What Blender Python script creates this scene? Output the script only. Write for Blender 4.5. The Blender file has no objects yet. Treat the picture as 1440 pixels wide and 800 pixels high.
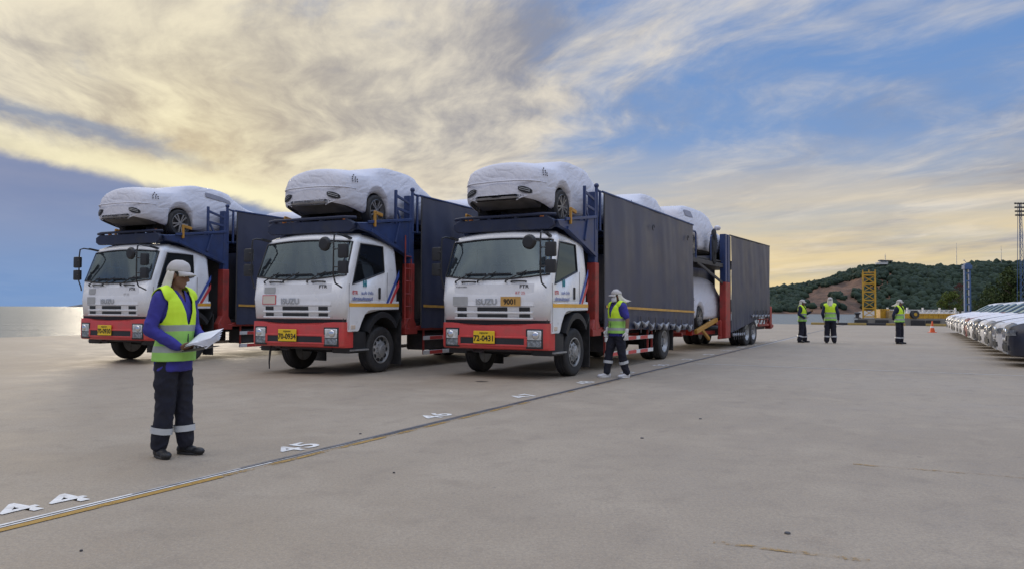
import bpy, bmesh, math, random
from mathutils import Vector, Matrix, noise
from math import sin, cos, pi, radians, sqrt, atan2, tan
random.seed(7)
S = bpy.context.scene
COL = S.collection

# ------------------------------------------------------------------ camera
CAM_H = 1.336
cam_d = bpy.data.cameras.new('camera'); cam = bpy.data.objects.new('camera', cam_d); COL.objects.link(cam)
cam_d.sensor_width = 36.0; cam_d.lens = 26.725
cam_d.clip_start = 0.1; cam_d.clip_end = 60000
cam.matrix_world = Matrix.Translation((0, 0, CAM_H)) @ Matrix.Rotation(pi/2+0.031, 4, 'X') @ Matrix.Rotation(0.004, 4, 'Z')
S.camera = cam

# ------------------------------------------------------------------ exposure
S.view_settings.view_transform = 'Standard'
S.view_settings.look = 'None'
S.view_settings.exposure = 0.0
S.view_settings.gamma = 1.0
S.view_settings.use_curve_mapping = False

# ------------------------------------------------------------------ shader maths helper
class SH:
    """small expression helper on top of a node tree"""
    def __init__(self, nt): self.nt = nt
    def put(self, sock, v):
        if isinstance(v, bpy.types.NodeSocket): self.nt.links.new(v, sock)
        elif isinstance(v, (tuple, list)):
            n = len(sock.default_value)
            sock.default_value = tuple(v)[:n] if len(v) >= n else tuple(v)+(1.0,)
        else: sock.default_value = v
    def m(self, op, a, b=None, c=None, clamp=False):
        n = self.nt.nodes.new('ShaderNodeMath'); n.operation = op; n.use_clamp = clamp
        self.put(n.inputs[0], a)
        if b is not None: self.put(n.inputs[1], b)
        if c is not None: self.put(n.inputs[2], c)
        return n.outputs[0]
    def add(self, a, b): return self.m('ADD', a, b)
    def sub(self, a, b): return self.m('SUBTRACT', a, b)
    def mul(self, a, b): return self.m('MULTIPLY', a, b)
    def div(self, a, b): return self.m('DIVIDE', a, b)
    def ss(self, x, a, b, lo=0.0, hi=1.0):
        n = self.nt.nodes.new('ShaderNodeMapRange'); n.interpolation_type = 'SMOOTHSTEP'
        for i, v in enumerate((x, a, b, lo, hi)): self.put(n.inputs[i], v)
        return n.outputs[0]
    def gauss(self, x, c, w):
        d = self.div(self.sub(x, c), w)
        return self.m('EXPONENT', self.mul(self.mul(d, d), -1.0))
    def mix(self, f, a, b, mode='MIX'):
        n = self.nt.nodes.new('ShaderNodeMix'); n.data_type = 'RGBA'; n.blend_type = mode
        self.put(n.inputs[0], f); self.put(n.inputs[6], a); self.put(n.inputs[7], b)
        return n.outputs[2]
    def xyz(self, x, y, z=0.0):
        n = self.nt.nodes.new('ShaderNodeCombineXYZ')
        self.put(n.inputs[0], x); self.put(n.inputs[1], y); self.put(n.inputs[2], z)
        return n.outputs[0]
    def sep(self, v):
        n = self.nt.nodes.new('ShaderNodeSeparateXYZ'); self.put(n.inputs[0], v); return n.outputs
    def noise(self, v, scale, detail=6.0, rough=0.55, dist=0.0):
        n = self.nt.nodes.new('ShaderNodeTexNoise'); self.put(n.inputs['Vector'], v)
        n.inputs['Scale'].default_value = scale; n.inputs['Detail'].default_value = detail
        n.inputs['Roughness'].default_value = rough; n.inputs['Distortion'].default_value = dist
        return n.outputs[0]
    def vor(self, v, scale):
        n = self.nt.nodes.new('ShaderNodeTexVoronoi'); self.put(n.inputs['Vector'], v)
        n.inputs['Scale'].default_value = scale
        return n.outputs[0]
    def ramp(self, f, stops):
        n = self.nt.nodes.new('ShaderNodeValToRGB'); self.put(n.inputs[0], f)
        e = n.color_ramp.elements
        while len(e) < len(stops): e.new(0.5)
        for el, (p, c) in zip(e, stops): el.position = p; el.color = tuple(c)+(1.0,)
        return n.outputs[0]

def lin(r, g, b):
    f = lambda c: (c/255/12.92) if c/255 <= 0.04045 else ((c/255+0.055)/1.055)**2.4
    return (f(r), f(g), f(b))

# ------------------------------------------------------------------ sky
SUN_AZ, SUN_EL = radians(-23.0), radians(9.0)
world = bpy.data.worlds.new('World'); S.world = world; world.use_nodes = True
nt = world.node_tree; nt.nodes.clear(); w = SH(nt)
tc = nt.nodes.new('ShaderNodeTexCoord')
dx, dy, dz = w.sep(tc.outputs['Generated'])
sky = nt.nodes.new('ShaderNodeTexSky'); sky.sky_type = 'NISHITA'; sky.sun_disc = False
sky.sun_elevation = SUN_EL; sky.sun_rotation = SUN_AZ; sky.air_density = 1.0; sky.dust_density = 1.0
az = w.mul(w.m('ARCTAN2', dx, dy), 180/pi)               # degrees, 0 along the view, + to the right
el = w.mul(w.m('ARCSINE', dz), 180/pi)
# cloud plane coordinates, turned so that one axis runs along the streaks
k = w.m('MAXIMUM', w.add(dz, 0.07), 0.03)
qx, qy = w.div(dx, k), w.div(dy, k)
sa = radians(-15.0)
ua = w.sub(w.mul(qx, cos(sa)), w.mul(qy, sin(sa)))       # across the streaks
va = w.add(w.mul(qx, sin(sa)), w.mul(qy, cos(sa)))       # along the streaks
warp = w.noise(w.xyz(ua, va, 3.0), 0.55, 3.0)
ua2 = w.add(ua, w.mul(w.sub(warp, 0.5), 0.9))
n_str = w.noise(w.xyz(w.mul(ua2, 1.35), w.mul(va, 0.34), 1.7), 1.0, 7.0, 0.55, 0.15)
n_wisp = w.noise(w.xyz(w.mul(ua2, 2.6), w.mul(va, 1.5), 8.2), 1.3, 7.0, 0.60, 0.25)
n_big = w.noise(w.xyz(ua, va, 12.4), 0.42, 2.0, 0.5, 0.2)
n_shade = w.noise(w.xyz(w.mul(ua2, 1.15), w.mul(va, 0.48), 21.0), 1.55, 8.0, 0.60, 0.2)
# low streaky layers near the horizon
n_hor = w.noise(w.xyz(w.mul(az, 0.045), w.mul(el, 0.42), 5.0), 1.0, 6.0, 0.58, 0.3)
dens = w.add(w.add(w.mul(n_str, 0.55), w.mul(n_wisp, 0.44)), w.mul(n_big, 0.33))      # about 0.6 in the mean
# where the deck is open: a blue lane that climbs to the right
lane_c = w.add(10.5, w.mul(az, 0.16))
lane = w.mul(w.gauss(el, lane_c, 5.6), w.ss(az, -1.0, 19.0))
lane = w.mul(lane, w.ss(az, 80.0, 52.0))
cover = w.add(dens, w.mul(lane, -0.255))
cover = w.add(cover, w.mul(w.ss(az, 10.0, -10.0), 0.16))
cloud = w.ss(cover, 0.46, 0.78)
# blue between the clouds: the Nishita sky with a bit of scattered haze
nish = w.mix(1.0, sky.outputs[0], (0.060, 0.060, 0.060), 'MULTIPLY')
blue = w.mix(0.90, nish, w.ramp(w.div(el, 40.0), [(0.0, lin(226, 208, 160)), (0.16, lin(196, 194, 190)), (0.30, lin(124, 158, 208)), (0.60, lin(96, 144, 208)), (1.0, lin(112, 154, 210))]))
# angular distance to the sun
sx, sy, sz = sin(SUN_AZ)*cos(SUN_EL), cos(SUN_AZ)*cos(SUN_EL), sin(SUN_EL)
dot = w.add(w.add(w.mul(dx, sx), w.mul(dy, sy)), w.mul(dz, sz))
ang = w.mul(w.m('ARCCOSINE', w.m('MINIMUM', dot, 0.99999)), 180/pi)
glow = w.m('EXPONENT', w.mul(ang, -1/11.5))
lit = w.mix(glow, lin(230, 221, 207), lin(255, 243, 198))
shade = w.mix(glow, lin(136, 142, 160), lin(212, 192, 156))
n_fine = w.noise(w.xyz(w.mul(ua2, 4.2), w.mul(va, 1.3), 33.0), 2.2, 6.0, 0.62, 0.2)
sh = w.ss(w.add(w.add(w.mul(n_shade, 0.62), w.mul(n_wisp, 0.26)), w.mul(n_fine, 0.13)), 0.37, 0.62)
ccol = w.mix(sh, shade, lit)
veil = w.mul(w.ss(w.add(w.mul(n_str, 0.5), w.mul(n_wisp, 0.5)), 0.36, 0.64), 0.60)
col = w.mix(w.m('MAXIMUM', cloud, veil), blue, ccol)
# cream layers above the horizon on the right
hl = w.mul(w.ss(el, 13.0, 3.0), w.ss(n_hor, 0.36, 0.62))
hcol = w.mix(w.ss(el, 1.0, 9.0), lin(238, 214, 160), lin(222, 206, 178))
col = w.mix(w.mul(hl, 0.85), col, hcol)
# slate bank low on the left with a bright rim
wob = w.noise(w.xyz(w.mul(az, 0.16), w.mul(el, 0.3), 2.0), 1.0, 6.0, 0.6, 0.3)
edge = w.add(w.sub(4.1, w.mul(az, 0.165)), w.mul(w.sub(wob, 0.5), 1.9))
dedge = w.sub(el, edge)
left = w.ss(az, 14.0, -8.0)
rim = w.mul(w.mul(w.gauss(dedge, 0.60, 0.95), w.gauss(az, -20.0, 17.0)), left)
col = w.mix(w.mul(rim, 0.9), col, lin(255, 246, 205))
bank = w.mul(w.ss(dedge, 0.45, -0.35), left)
bn = w.noise(w.xyz(w.mul(az, 0.07), w.mul(el, 0.35), 9.0), 1.0, 4.0)
bcol = w.mix(w.ss(el, 0.0, 9.0), lin(118, 152, 200), w.mix(bn, lin(104, 128, 174), lin(152, 156, 180)))
col = w.mix(w.mul(bank, 0.96), col, bcol)
# second, thinner grey streak above the rim
st = w.mul(w.gauss(w.sub(dedge, w.mul(w.sub(wob, 0.5), 1.4)), 2.3, 0.55), w.mul(w.ss(az, -19.0, -28.0), left))
col = w.mix(w.mul(st, 0.75), col, lin(126, 142, 172))
# overcast decks brighten towards the zenith; below the horizon plain grey
up = w.ss(el, 20.0, 60.0, 1.0, 3.3)
col = w.mix(1.0, col, w.xyz(up, up, up), 'MULTIPLY')
col = w.mix(w.ss(el, -0.6, -2.0), col, lin(130, 130, 130))
bg = nt.nodes.new('ShaderNodeBackground'); w.put(bg.inputs[0], col); bg.inputs[1].default_value = 1.0
world.cycles.sampling_method = 'MANUAL'; world.cycles.sample_map_resolution = 512
wo = nt.nodes.new('ShaderNodeOutputWorld'); nt.links.new(bg.outputs[0], wo.inputs[0])

# ------------------------------------------------------------------ sun, veiled by the cloud deck
sd = bpy.data.lights.new('sun', 'SUN'); sd.energy = 1.2; sd.angle = radians(14.0); sd.color = (1.0, 0.86, 0.66)
so = bpy.data.objects.new('sun', sd); COL.objects.link(so)
so.rotation_euler = Vector((sx, sy, sz)).to_track_quat('Z', 'Y').to_euler()

# ------------------------------------------------------------------ materials
MATS = {}
def pm(name, c, rough=0.5, metal=0.0, var=0.12, scale=3.0, bump=0.0, bscale=30.0, coat=0.0, spec=0.5, dirt=None, emit=None):
    if name in MATS: return MATS[name]
    m = bpy.data.materials.new(name); m.use_nodes = True; nt = m.node_tree
    b = nt.nodes['Principled BSDF']; h = SH(nt)
    t = nt.nodes.new('ShaderNodeTexCoord').outputs['Object']
    n = h.noise(t, scale, 6.0, 0.6)
    f = h.ss(n, 0.3, 0.7)
    lo = tuple(x*(1-var) for x in c); hi = tuple(min(1, x*(1+var)) for x in c)
    colr = h.mix(f, lo, hi)
    if dirt:
        dcol, amt, dsc = dirt
        d = h.ss(h.noise(t, dsc, 8.0, 0.65, 0.4), 0.48, 0.72)
        colr = h.mix(h.mul(d, amt), colr, dcol)
    h.put(b.inputs['Base Color'], colr)
    h.put(b.inputs['Roughness'], h.ss(n, 0.2, 0.8, max(0.02, rough*0.85), min(1, rough*1.15)))
    b.inputs['Metallic'].default_value = metal
    b.inputs['Specular IOR Level'].default_value = spec
    b.inputs['Coat Weight'].default_value = coat; b.inputs['Coat Roughness'].default_value = 0.08
    if bump:
        bn = nt.nodes.new('ShaderNodeBump'); bn.inputs['Strength'].default_value = 1.0; bn.inputs['Distance'].default_value = bump
        h.put(bn.inputs['Height'], h.noise(t, bscale, 5.0, 0.6)); nt.links.new(bn.outputs[0], b.inputs['Normal'])
    MATS[name] = m
    return m

def glass_mat(name, tint, transp, rough=0.03, ior=1.62):
    m = bpy.data.materials.new(name); m.use_nodes = True; nt = m.node_tree; h = SH(nt); nt.nodes.remove(nt.nodes['Principled BSDF'])
    g = nt.nodes.new('ShaderNodeBsdfGlossy'); g.inputs['Roughness'].default_value = rough; g.inputs['Color'].default_value = (0.62, 0.82, 1, 1)
    t = nt.nodes.new('ShaderNodeBsdfTransparent'); t.inputs['Color'].default_value = tint+(1,)
    d = nt.nodes.new('ShaderNodeBsdfDiffuse'); d.inputs['Color'].default_value = (0.25, 0.29, 0.32, 1)
    mx = nt.nodes.new('ShaderNodeMixShader'); fr = nt.nodes.new('ShaderNodeFresnel'); fr.inputs[0].default_value = ior
    tcn = nt.nodes.new('ShaderNodeTexCoord').outputs['Object']
    dust = h.ss(h.noise(tcn, 1.2, 2.0), 0.3, 0.75, transp*0.8, transp*1.25)
    md = nt.nodes.new('ShaderNodeMixShader'); h.put(md.inputs[0], dust); nt.links.new(t.outputs[0], md.inputs[1]); nt.links.new(d.outputs[0], md.inputs[2])
    nt.links.new(fr.outputs[0], mx.inputs[0]); nt.links.new(md.outputs[0], mx.inputs[1]); nt.links.new(g.outputs[0], mx.inputs[2])
    nt.links.new(mx.outputs[0], nt.nodes['Material Output'].inputs[0])
    MATS[name] = m
    return m

M_WHITE = pm('cab_white_paint', (0.84, 0.85, 0.87), 0.28, var=0.025, coat=0.5, dirt=((0.50, 0.47, 0.42), 0.15, 2.6))
M_RED = pm('bumper_red_paint', (0.62, 0.065, 0.06), 0.42, var=0.10, coat=0.15, dirt=((0.36, 0.10, 0.08), 0.5, 3.0))
M_REDF = pm('frame_red_paint', (0.34, 0.040, 0.032), 0.5, var=0.18, dirt=((0.10, 0.05, 0.04), 0.55, 4.0))
M_BLUE = pm('deck_blue_paint', (0.026, 0.050, 0.150), 0.42, var=0.15, dirt=((0.05, 0.05, 0.06), 0.45, 3.5))
M_YEL = pm('bracket_yellow_paint', (0.46, 0.235, 0.035), 0.5, var=0.12, dirt=((0.25, 0.14, 0.05), 0.5, 6.0))
M_BLACK = pm('black_plastic', (0.022, 0.023, 0.026), 0.5, var=0.2)
M_DARK = pm('dark_steel', (0.045, 0.045, 0.05), 0.6, var=0.3, dirt=((0.10, 0.085, 0.07), 0.5, 5.0))
M_RUB = pm('tyre_rubber', (0.028, 0.028, 0.030), 0.75, var=0.25, scale=9, bump=0.002, bscale=60, dirt=((0.11, 0.10, 0.09), 0.35, 4.0))
M_RIM = pm('steel_rim', (0.40, 0.41, 0.42), 0.42, 0.55, var=0.15, dirt=((0.20, 0.17, 0.14), 0.55, 6.0))
M_CHROME = pm('chrome', (0.75, 0.76, 0.78), 0.15, 1.0, var=0.05)
M_STEEL = pm('grey_steel', (0.42, 0.43, 0.44), 0.45, 0.6, var=0.15, dirt=((0.2, 0.15, 0.1), 0.5, 7.0))
M_CURT = pm('navy_curtain_vinyl', (0.041, 0.049, 0.088), 0.42, var=0.14, scale=1.3, bump=0.004, bscale=3.0, spec=0.42, dirt=((0.075, 0.082, 0.115), 0.30, 1.1))
M_TAPE = pm('orange_tape', (0.62, 0.34, 0.06), 0.5, var=0.2, dirt=((0.2, 0.15, 0.1), 0.5, 3.0))
M_OSTR = pm('orange_reflective_tape', (0.80, 0.42, 0.05), 0.35, var=0.1)
M_COVER0 = pm('plain_cover_cloth', (0.78, 0.78, 0.83), 0.62, var=0.05, scale=2.0, bump=0.016, bscale=7.0, dirt=((0.62, 0.62, 0.66), 0.4, 3.0))
def cover_mat():
    m = bpy.data.materials.new('white_car_cover'); m.use_nodes = True; nt = m.node_tree; b = nt.nodes['Principled BSDF']; h = SH(nt)
    t = nt.nodes.new('ShaderNodeTexCoord').outputs['Object']; x, y, z = h.sep(t)
    big = h.noise(t, 1.6, 3.0)
    v1 = h.xyz(h.add(h.mul(x, 1.6), h.mul(z, 1.2)), h.add(h.mul(y, 1.3), h.mul(z, -2.2)), h.mul(z, 1.5))
    r1 = h.m('ABSOLUTE', h.sub(h.noise(v1, 1.5, 2.0, 0.45, 0.4), 0.5)); r2 = h.m('ABSOLUTE', h.sub(h.noise(h.xyz(h.mul(x, 3.0), h.mul(y, 1.2), h.mul(z, 1.6)), 3.0, 2.0, 0.5, 0.5), 0.5))
    h.put(b.inputs['Base Color'], h.mix(big, (0.57, 0.58, 0.65), (0.68, 0.68, 0.74))); b.inputs['Roughness'].default_value = 0.6
    bn = nt.nodes.new('ShaderNodeBump'); bn.inputs['Distance'].default_value = 0.085; bn.inputs['Strength'].default_value = 0.65
    h.put(bn.inputs['Height'], h.add(h.m('MINIMUM', r1, 0.16), h.mul(h.m('MINIMUM', r2, 0.12), 0.45))); nt.links.new(bn.outputs[0], b.inputs['Normal'])
    MATS['white_car_cover'] = m; return m
M_COVER = cover_mat()
M_NOSE = pm('deck_nose_paint', (0.014, 0.022, 0.058), 0.5, var=0.2, dirt=((0.04, 0.04, 0.045), 0.5, 3.5))
M_WIN = glass_mat('windscreen_glass', (0.62, 0.76, 0.80), 0.10, ior=2.1)
M_SWIN = glass_mat('tinted_side_glass', (0.10, 0.11, 0.12), 0.05, ior=1.7)
M_INT = pm('cab_interior', (0.10, 0.10, 0.11), 0.8, var=0.2)
M_LENS = pm('headlight_lens', (0.62, 0.66, 0.68), 0.08, 0.35, var=0.3, scale=14, coat=1.0)
M_LENSD = pm('headlight_reflector', (0.30, 0.32, 0.33), 0.25, 0.7, var=0.4, scale=18)
M_AMB = pm('amber_lens', (0.75, 0.62, 0.5), 0.15, var=0.1, coat=0.8)
M_PLATE = pm('yellow_number_plate', (0.86, 0.58, 0.02), 0.4, var=0.05)
M_OPLATE = pm('orange_number_plate', (0.62, 0.36, 0.10), 0.5, var=0.12)
M_INK = pm('black_ink', (0.015, 0.014, 0.014), 0.5, var=0.1)
M_INKB = pm('blue_ink', (0.05, 0.10, 0.38), 0.5, var=0.1)
M_INKR = pm('red_ink', (0.60, 0.06, 0.07), 0.5, var=0.1)
M_INKT = pm('teal_ink', (0.02, 0.24, 0.30), 0.5, var=0.1)
M_INKG = pm('grey_ink', (0.34, 0.33, 0.33), 0.5, var=0.1)
M_STK = pm('grey_sticker', (0.42, 0.43, 0.43), 0.55, var=0.1)
M_STKW = pm('cream_sticker', (0.66, 0.60, 0.52), 0.55, var=0.06)
M_SIL = pm('silver_letter', (0.46, 0.47, 0.48), 0.3, 0.6, var=0.1)
M_WPLA = pm('white_plastic', (0.75, 0.75, 0.75), 0.4, var=0.08)
M_PAINT_SHEEN_W = pm('road_paint_and_sheen_white', (0.74, 0.73, 0.70), 0.7, var=0.1, scale=8, dirt=((0.40, 0.37, 0.34), 0.7, 9.0))  # paint of the digits; on the joint edges it stands in for sheen

# ------------------------------------------------------------------ mesh builder
class MB:
    def __init__(self): self.v = []; self.f = []
    def addv(self, pts):
        b = len(self.v); self.v += [tuple(p) for p in pts]; return b
    def box(self, x0, x1, y0, y1, z0, z1, M=None):
        p = [(x0,y0,z0),(x1,y0,z0),(x1,y1,z0),(x0,y1,z0),(x0,y0,z1),(x1,y0,z1),(x1,y1,z1),(x0,y1,z1)]
        if M is not None: p = [tuple(M @ Vector(q)) for q in p]
        b = self.addv(p)
        for q in ((0,3,2,1),(4,5,6,7),(0,1,5,4),(1,2,6,5),(2,3,7,6),(3,0,4,7)): self.f.append(tuple(b+i for i in q))
        return self
    def bar(self, p0, p1, wd, ht, up=(0,0,1)):
        p0, p1 = Vector(p0), Vector(p1); d = (p1-p0); L = d.length; d.normalize()
        s = d.cross(Vector(up)); 
        if s.length < 1e-4: s = d.cross(Vector((1,0,0)))
        s.normalize(); u = s.cross(d)
        pts = []
        for q in (p0, p1):
            for a, c in ((-1,-1),(1,-1),(1,1),(-1,1)): pts.append(q+s*a*wd/2+u*c*ht/2)
        b = self.addv(pts)
        for q in ((0,1,2,3),(7,6,5,4),(0,4,5,1),(1,5,6,2),(2,6,7,3),(3,7,4,0)): self.f.append(tuple(b+i for i in q))
        return self
    def prism(self, poly, axis, a0, a1):
        n = len(poly)
        def mk(p, a):
            if axis == 'x': return (a, p[0], p[1])
            if axis == 'y': return (p[0], a, p[1])
            return (p[0], p[1], a)
        b = self.addv([mk(p, a0) for p in poly]+[mk(p, a1) for p in poly])
        self.f.append(tuple(b+i for i in range(n))); self.f.append(tuple(b+n+i for i in reversed(range(n))))
        for i in range(n):
            j = (i+1) % n; self.f.append((b+i, b+n+i, b+n+j, b+j))
        return self
    def tube(self, pts, r, n=8, closed=False):
        pts = [Vector(p) for p in pts]; m = len(pts); rs = r if isinstance(r, (list, tuple)) else [r]*m
        rings = []; prev = None
        for i, p in enumerate(pts):
            if closed: t = pts[(i+1) % m]-pts[i-1]
            else: t = pts[min(i+1, m-1)]-pts[max(i-1, 0)]
            t.normalize()
            if prev is None:
                a = Vector((0,0,1)) if abs(t.z) < 0.9 else Vector((1,0,0))
                s = t.cross(a).normalized()
            else: s = (prev-t*prev.dot(t)).normalized()
            prev = s; u = t.cross(s)
            rings.append(self.addv([p+(s*cos(2*pi*k/n)+u*sin(2*pi*k/n))*rs[i] for k in range(n)]))
        for i in range(m if closed else m-1):
            a, b = rings[i], rings[(i+1) % m]
            for k in range(n): self.f.append((a+k, a+(k+1) % n, b+(k+1) % n, b+k))
        if not closed:
            self.f.append(tuple(rings[0]+k for k in reversed(range(n)))); self.f.append(tuple(rings[-1]+k for k in range(n)))
        return self
    def lathe(self, prof, c=(0,0,0), axis='x', n=24, cap=True):
        """prof: list of (radius, offset along the axis)"""
        rings = []
        for r, t in prof:
            pts = []
            for k in range(n):
                a = 2*pi*k/n; u, v_ = r*cos(a), r*sin(a)
                p = {'x': (t, u, v_), 'y': (u, t, v_), 'z': (u, v_, t)}[axis]
                pts.append((c[0]+p[0], c[1]+p[1], c[2]+p[2]))
            rings.append(self.addv(pts))
        for a, b in zip(rings, rings[1:]):
            for k in range(n): self.f.append((a+k, a+(k+1) % n, b+(k+1) % n, b+k))
        if cap:
            self.f.append(tuple(rings[0]+k for k in reversed(range(n)))); self.f.append(tuple(rings[-1]+k for k in range(n)))
        return self
    def grid(self, P, wrap=False):
        nu, nv = len(P), len(P[0]); b = self.addv([p for r in P for p in r])
        for i in range(nu-1):
            for j in range(nv-1 if not wrap else nv):
                j2 = (j+1) % nv
                self.f.append((b+i*nv+j, b+i*nv+j2, b+(i+1)*nv+j2, b+(i+1)*nv+j))
        return self
    def ico(self, c, r, sub=2, jit=0.0, seed=0):
        bm = bmesh.new(); bmesh.ops.create_icosphere(bm, subdivisions=sub, radius=1.0)
        rr = r if isinstance(r, (tuple, list)) else (r, r, r)
        b = len(self.v)
        for vv in bm.verts:
            k_ = 1+jit*noise.noise(vv.co*1.7+Vector((seed*3.1, seed*1.7, seed)))
            self.v.append((c[0]+vv.co.x*rr[0]*k_, c[1]+vv.co.y*rr[1]*k_, c[2]+vv.co.z*rr[2]*k_))
        for ff in bm.faces: self.f.append(tuple(b+x.index for x in ff.verts))
        bm.free(); return self
    def mesh(self, name, mat, smooth=35, bevel=0.0, merge=False, seg=1):
        me = bpy.data.meshes.new(name); me.from_pydata(self.v, [], self.f)
        bm = bmesh.new(); bm.from_mesh(me)
        if merge: bmesh.ops.remove_doubles(bm, verts=bm.verts, dist=1e-4)
        bmesh.ops.recalc_face_normals(bm, faces=bm.faces)
        if bevel:
            es = [e for e in bm.edges if len(e.link_faces) == 2 and e.calc_face_angle(0) > 0.5]
            if es: bmesh.ops.bevel(bm, geom=es, offset=bevel, segments=seg, affect='EDGES', profile=0.6, clamp_overlap=True)
        bm.to_mesh(me); bm.free()
        if smooth:
            for p in me.polygons: p.use_smooth = True
            if smooth < 180: me.set_sharp_from_angle(angle=radians(smooth))
        me.materials.append(mat)
        return me
    def build(self, name, mat, parent=None, **kw):
        return link(name, self.mesh(name, mat, **kw), parent)

def link(name, me, parent=None, loc=None, rz=None):
    o = bpy.data.objects.new(name, me); COL.objects.link(o); o.parent = parent
    if loc is not None: o.location = loc
    if rz is not None: o.rotation_euler.z = rz
    return o
def tag(o, label=None, cat=None, group=None, kind=None):
    for k_, v_ in (('label', label), ('category', cat), ('group', group), ('kind', kind)):
        if v_: o[k_] = v_
    return o
def thing(name, label, cat, loc=(0,0,0), rz=0.0, group=None):
    o = link(name, None, None, loc, rz); return tag(o, label, cat, group)
def copy_tree(o, parent=None):
    kids = list(o.children)
    c = o.copy(); COL.objects.link(c); c.parent = parent
    for ch in kids: copy_tree(ch, c)
    return c
def interp(tab, x):
    if x <= tab[0][0]: return tab[0][1]
    for (a, b), (c, d) in zip(tab, tab[1:]):
        if x <= c: return b+(d-b)*(x-a)/(c-a)
    return tab[-1][1]
def sinterp(tab, x):
    """monotone-ish smooth interpolation"""
    n = len(tab)
    if x <= tab[0][0]: return tab[0][1]
    if x >= tab[-1][0]: return tab[-1][1]
    for i in range(n-1):
        x0, y0 = tab[i]; x1, y1 = tab[i+1]
        if x <= x1:
            def sl(j):
                if j == 0 or j == n-1: return (tab[min(j+1, n-1)][1]-tab[max(j-1, 0)][1])/(tab[min(j+1, n-1)][0]-tab[max(j-1, 0)][0])
                s0 = (tab[j][1]-tab[j-1][1])/(tab[j][0]-tab[j-1][0]); s1 = (tab[j+1][1]-tab[j][1])/(tab[j+1][0]-tab[j][0])
                return 0.0 if s0*s1 <= 0 else 2*s0*s1/(s0+s1)
            h = x1-x0; t = (x-x0)/h; m0, m1 = sl(i)*h, sl(i+1)*h
            return (2*t**3-3*t*t+1)*y0+(t**3-2*t*t+t)*m0+(-2*t**3+3*t*t)*y1+(t**3-t*t)*m1

# lettering as mesh
def text_mesh(txt, size, mat, fn, bold=0.0, sx=1.0, shear=0.0, align='LEFT'):
    """flat text mapped by fn(u, v) -> point"""
    cu = bpy.data.curves.new('lettering', 'FONT'); cu.body = txt; cu.size = size; cu.offset = bold; cu.shear = shear
    cu.align_x = align; cu.resolution_u = 3
    o = bpy.data.objects.new('lettering', cu); COL.objects.link(o)
    dg = bpy.context.evaluated_depsgraph_get(); dg.update()
    me = bpy.data.meshes.new_from_object(o.evaluated_get(dg))
    bpy.data.objects.remove(o); bpy.data.curves.remove(cu)
    for v_ in me.vertices: v_.co = Vector(fn(v_.co.x*sx, v_.co.y))
    me.materials.clear(); me.materials.append(mat)
    return me

# ------------------------------------------------------------------ photo geometry (metres, camera at the origin, +y ahead)
LINE_A = 0.4795                                     # heading of the bay line, of the quay and of the lorries
LD = Vector((sin(LINE_A), cos(LINE_A), 0)); LP = Vector((-cos(LINE_A), sin(LINE_A), 0))   # along / to the left of it
LINE0 = Vector((-3.10, 4.66, 0))                    # a point on the slot in the concrete
def on_line(s, t=0.0, z=0.0):
    p = LINE0+LD*s+LP*t; return Vector((p.x, p.y, z))
SEA_Z = -3.4
# ================================================================== the setting
def concrete_mat():
    m = bpy.data.materials.new('pier_concrete'); m.use_nodes = True; nt = m.node_tree; b = nt.nodes['Principled BSDF']; h = SH(nt)
    t = nt.nodes.new('ShaderNodeTexCoord').outputs['Object']
    big = h.noise(t, 0.22, 5.0, 0.6, 0.4); mid = h.noise(t, 1.1, 7.0, 0.65, 0.3); fine = h.noise(t, 38.0, 4.0, 0.7)
    x, y, z = h.sep(t)
    ca, sa_ = cos(LINE_A), sin(LINE_A)
    s_ = h.add(h.mul(x, sa_), h.mul(y, ca)); t_ = h.sub(h.mul(y, sa_), h.mul(x, ca))
    stre = h.noise(h.xyz(h.mul(s_, 0.5), h.mul(t_, 3.2), 0), 1.0, 6.0, 0.6, 0.4)
    c = h.mix(h.ss(big, 0.33, 0.68), (0.306, 0.245, 0.175), (0.360, 0.296, 0.220))
    c = h.mix(h.mul(h.ss(mid, 0.42, 0.68), 0.65), c, (0.404, 0.338, 0.255))
    c = h.mix(h.mul(h.ss(h.add(h.mul(stre, 0.3), h.mul(h.noise(t, 3.2, 6.0, 0.7, 0.2), 0.7)), 0.48, 0.68), 0.52), c, (0.225, 0.180, 0.134))
    rust = h.noise(t, 0.75, 6.0, 0.7, 0.6)
    c = h.mix(h.mul(h.ss(rust, 0.60, 0.80), 0.40), c, (0.30, 0.205, 0.130))
    spots = h.ss(h.noise(t, 5.5, 3.0, 0.5), 0.71, 0.78)
    c = h.mix(h.mul(spots, 0.5), c, (0.12, 0.11, 0.10))
    fine2 = h.noise(t, 90.0, 3.0, 0.7)
    c = h.mix(h.ss(fine, 0.35, 0.72, 0.0, 0.48), c, (0.165, 0.148, 0.130))
    c = h.mix(h.ss(fine2, 0.48, 0.72, 0.0, 0.42), c, (0.50, 0.46, 0.40))
    h.put(b.inputs['Base Color'], c)
    h.put(b.inputs['Roughness'], h.ss(mid, 0.3, 0.7, 0.62, 0.82))
    b.inputs['Specular IOR Level'].default_value = 0.4
    bn = nt.nodes.new('ShaderNodeBump'); bn.inputs['Distance'].default_value = 0.004
    h.put(bn.inputs['Height'], h.add(h.mul(fine, 0.5), mid)); nt.links.new(bn.outputs[0], b.inputs['Normal'])
    return m
M_CONC = concrete_mat()
pier_pts = [on_line(-140, 29.6), on_line(70.3, 29.6), on_line(70.3, -260), on_line(-140, -260)]
pb = MB(); pb.prism([(p.x, p.y) for p in pier_pts], 'z', -4.6, 0.0)
pier = tag(pb.build('pier', M_CONC, smooth=0), kind='structure')

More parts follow.
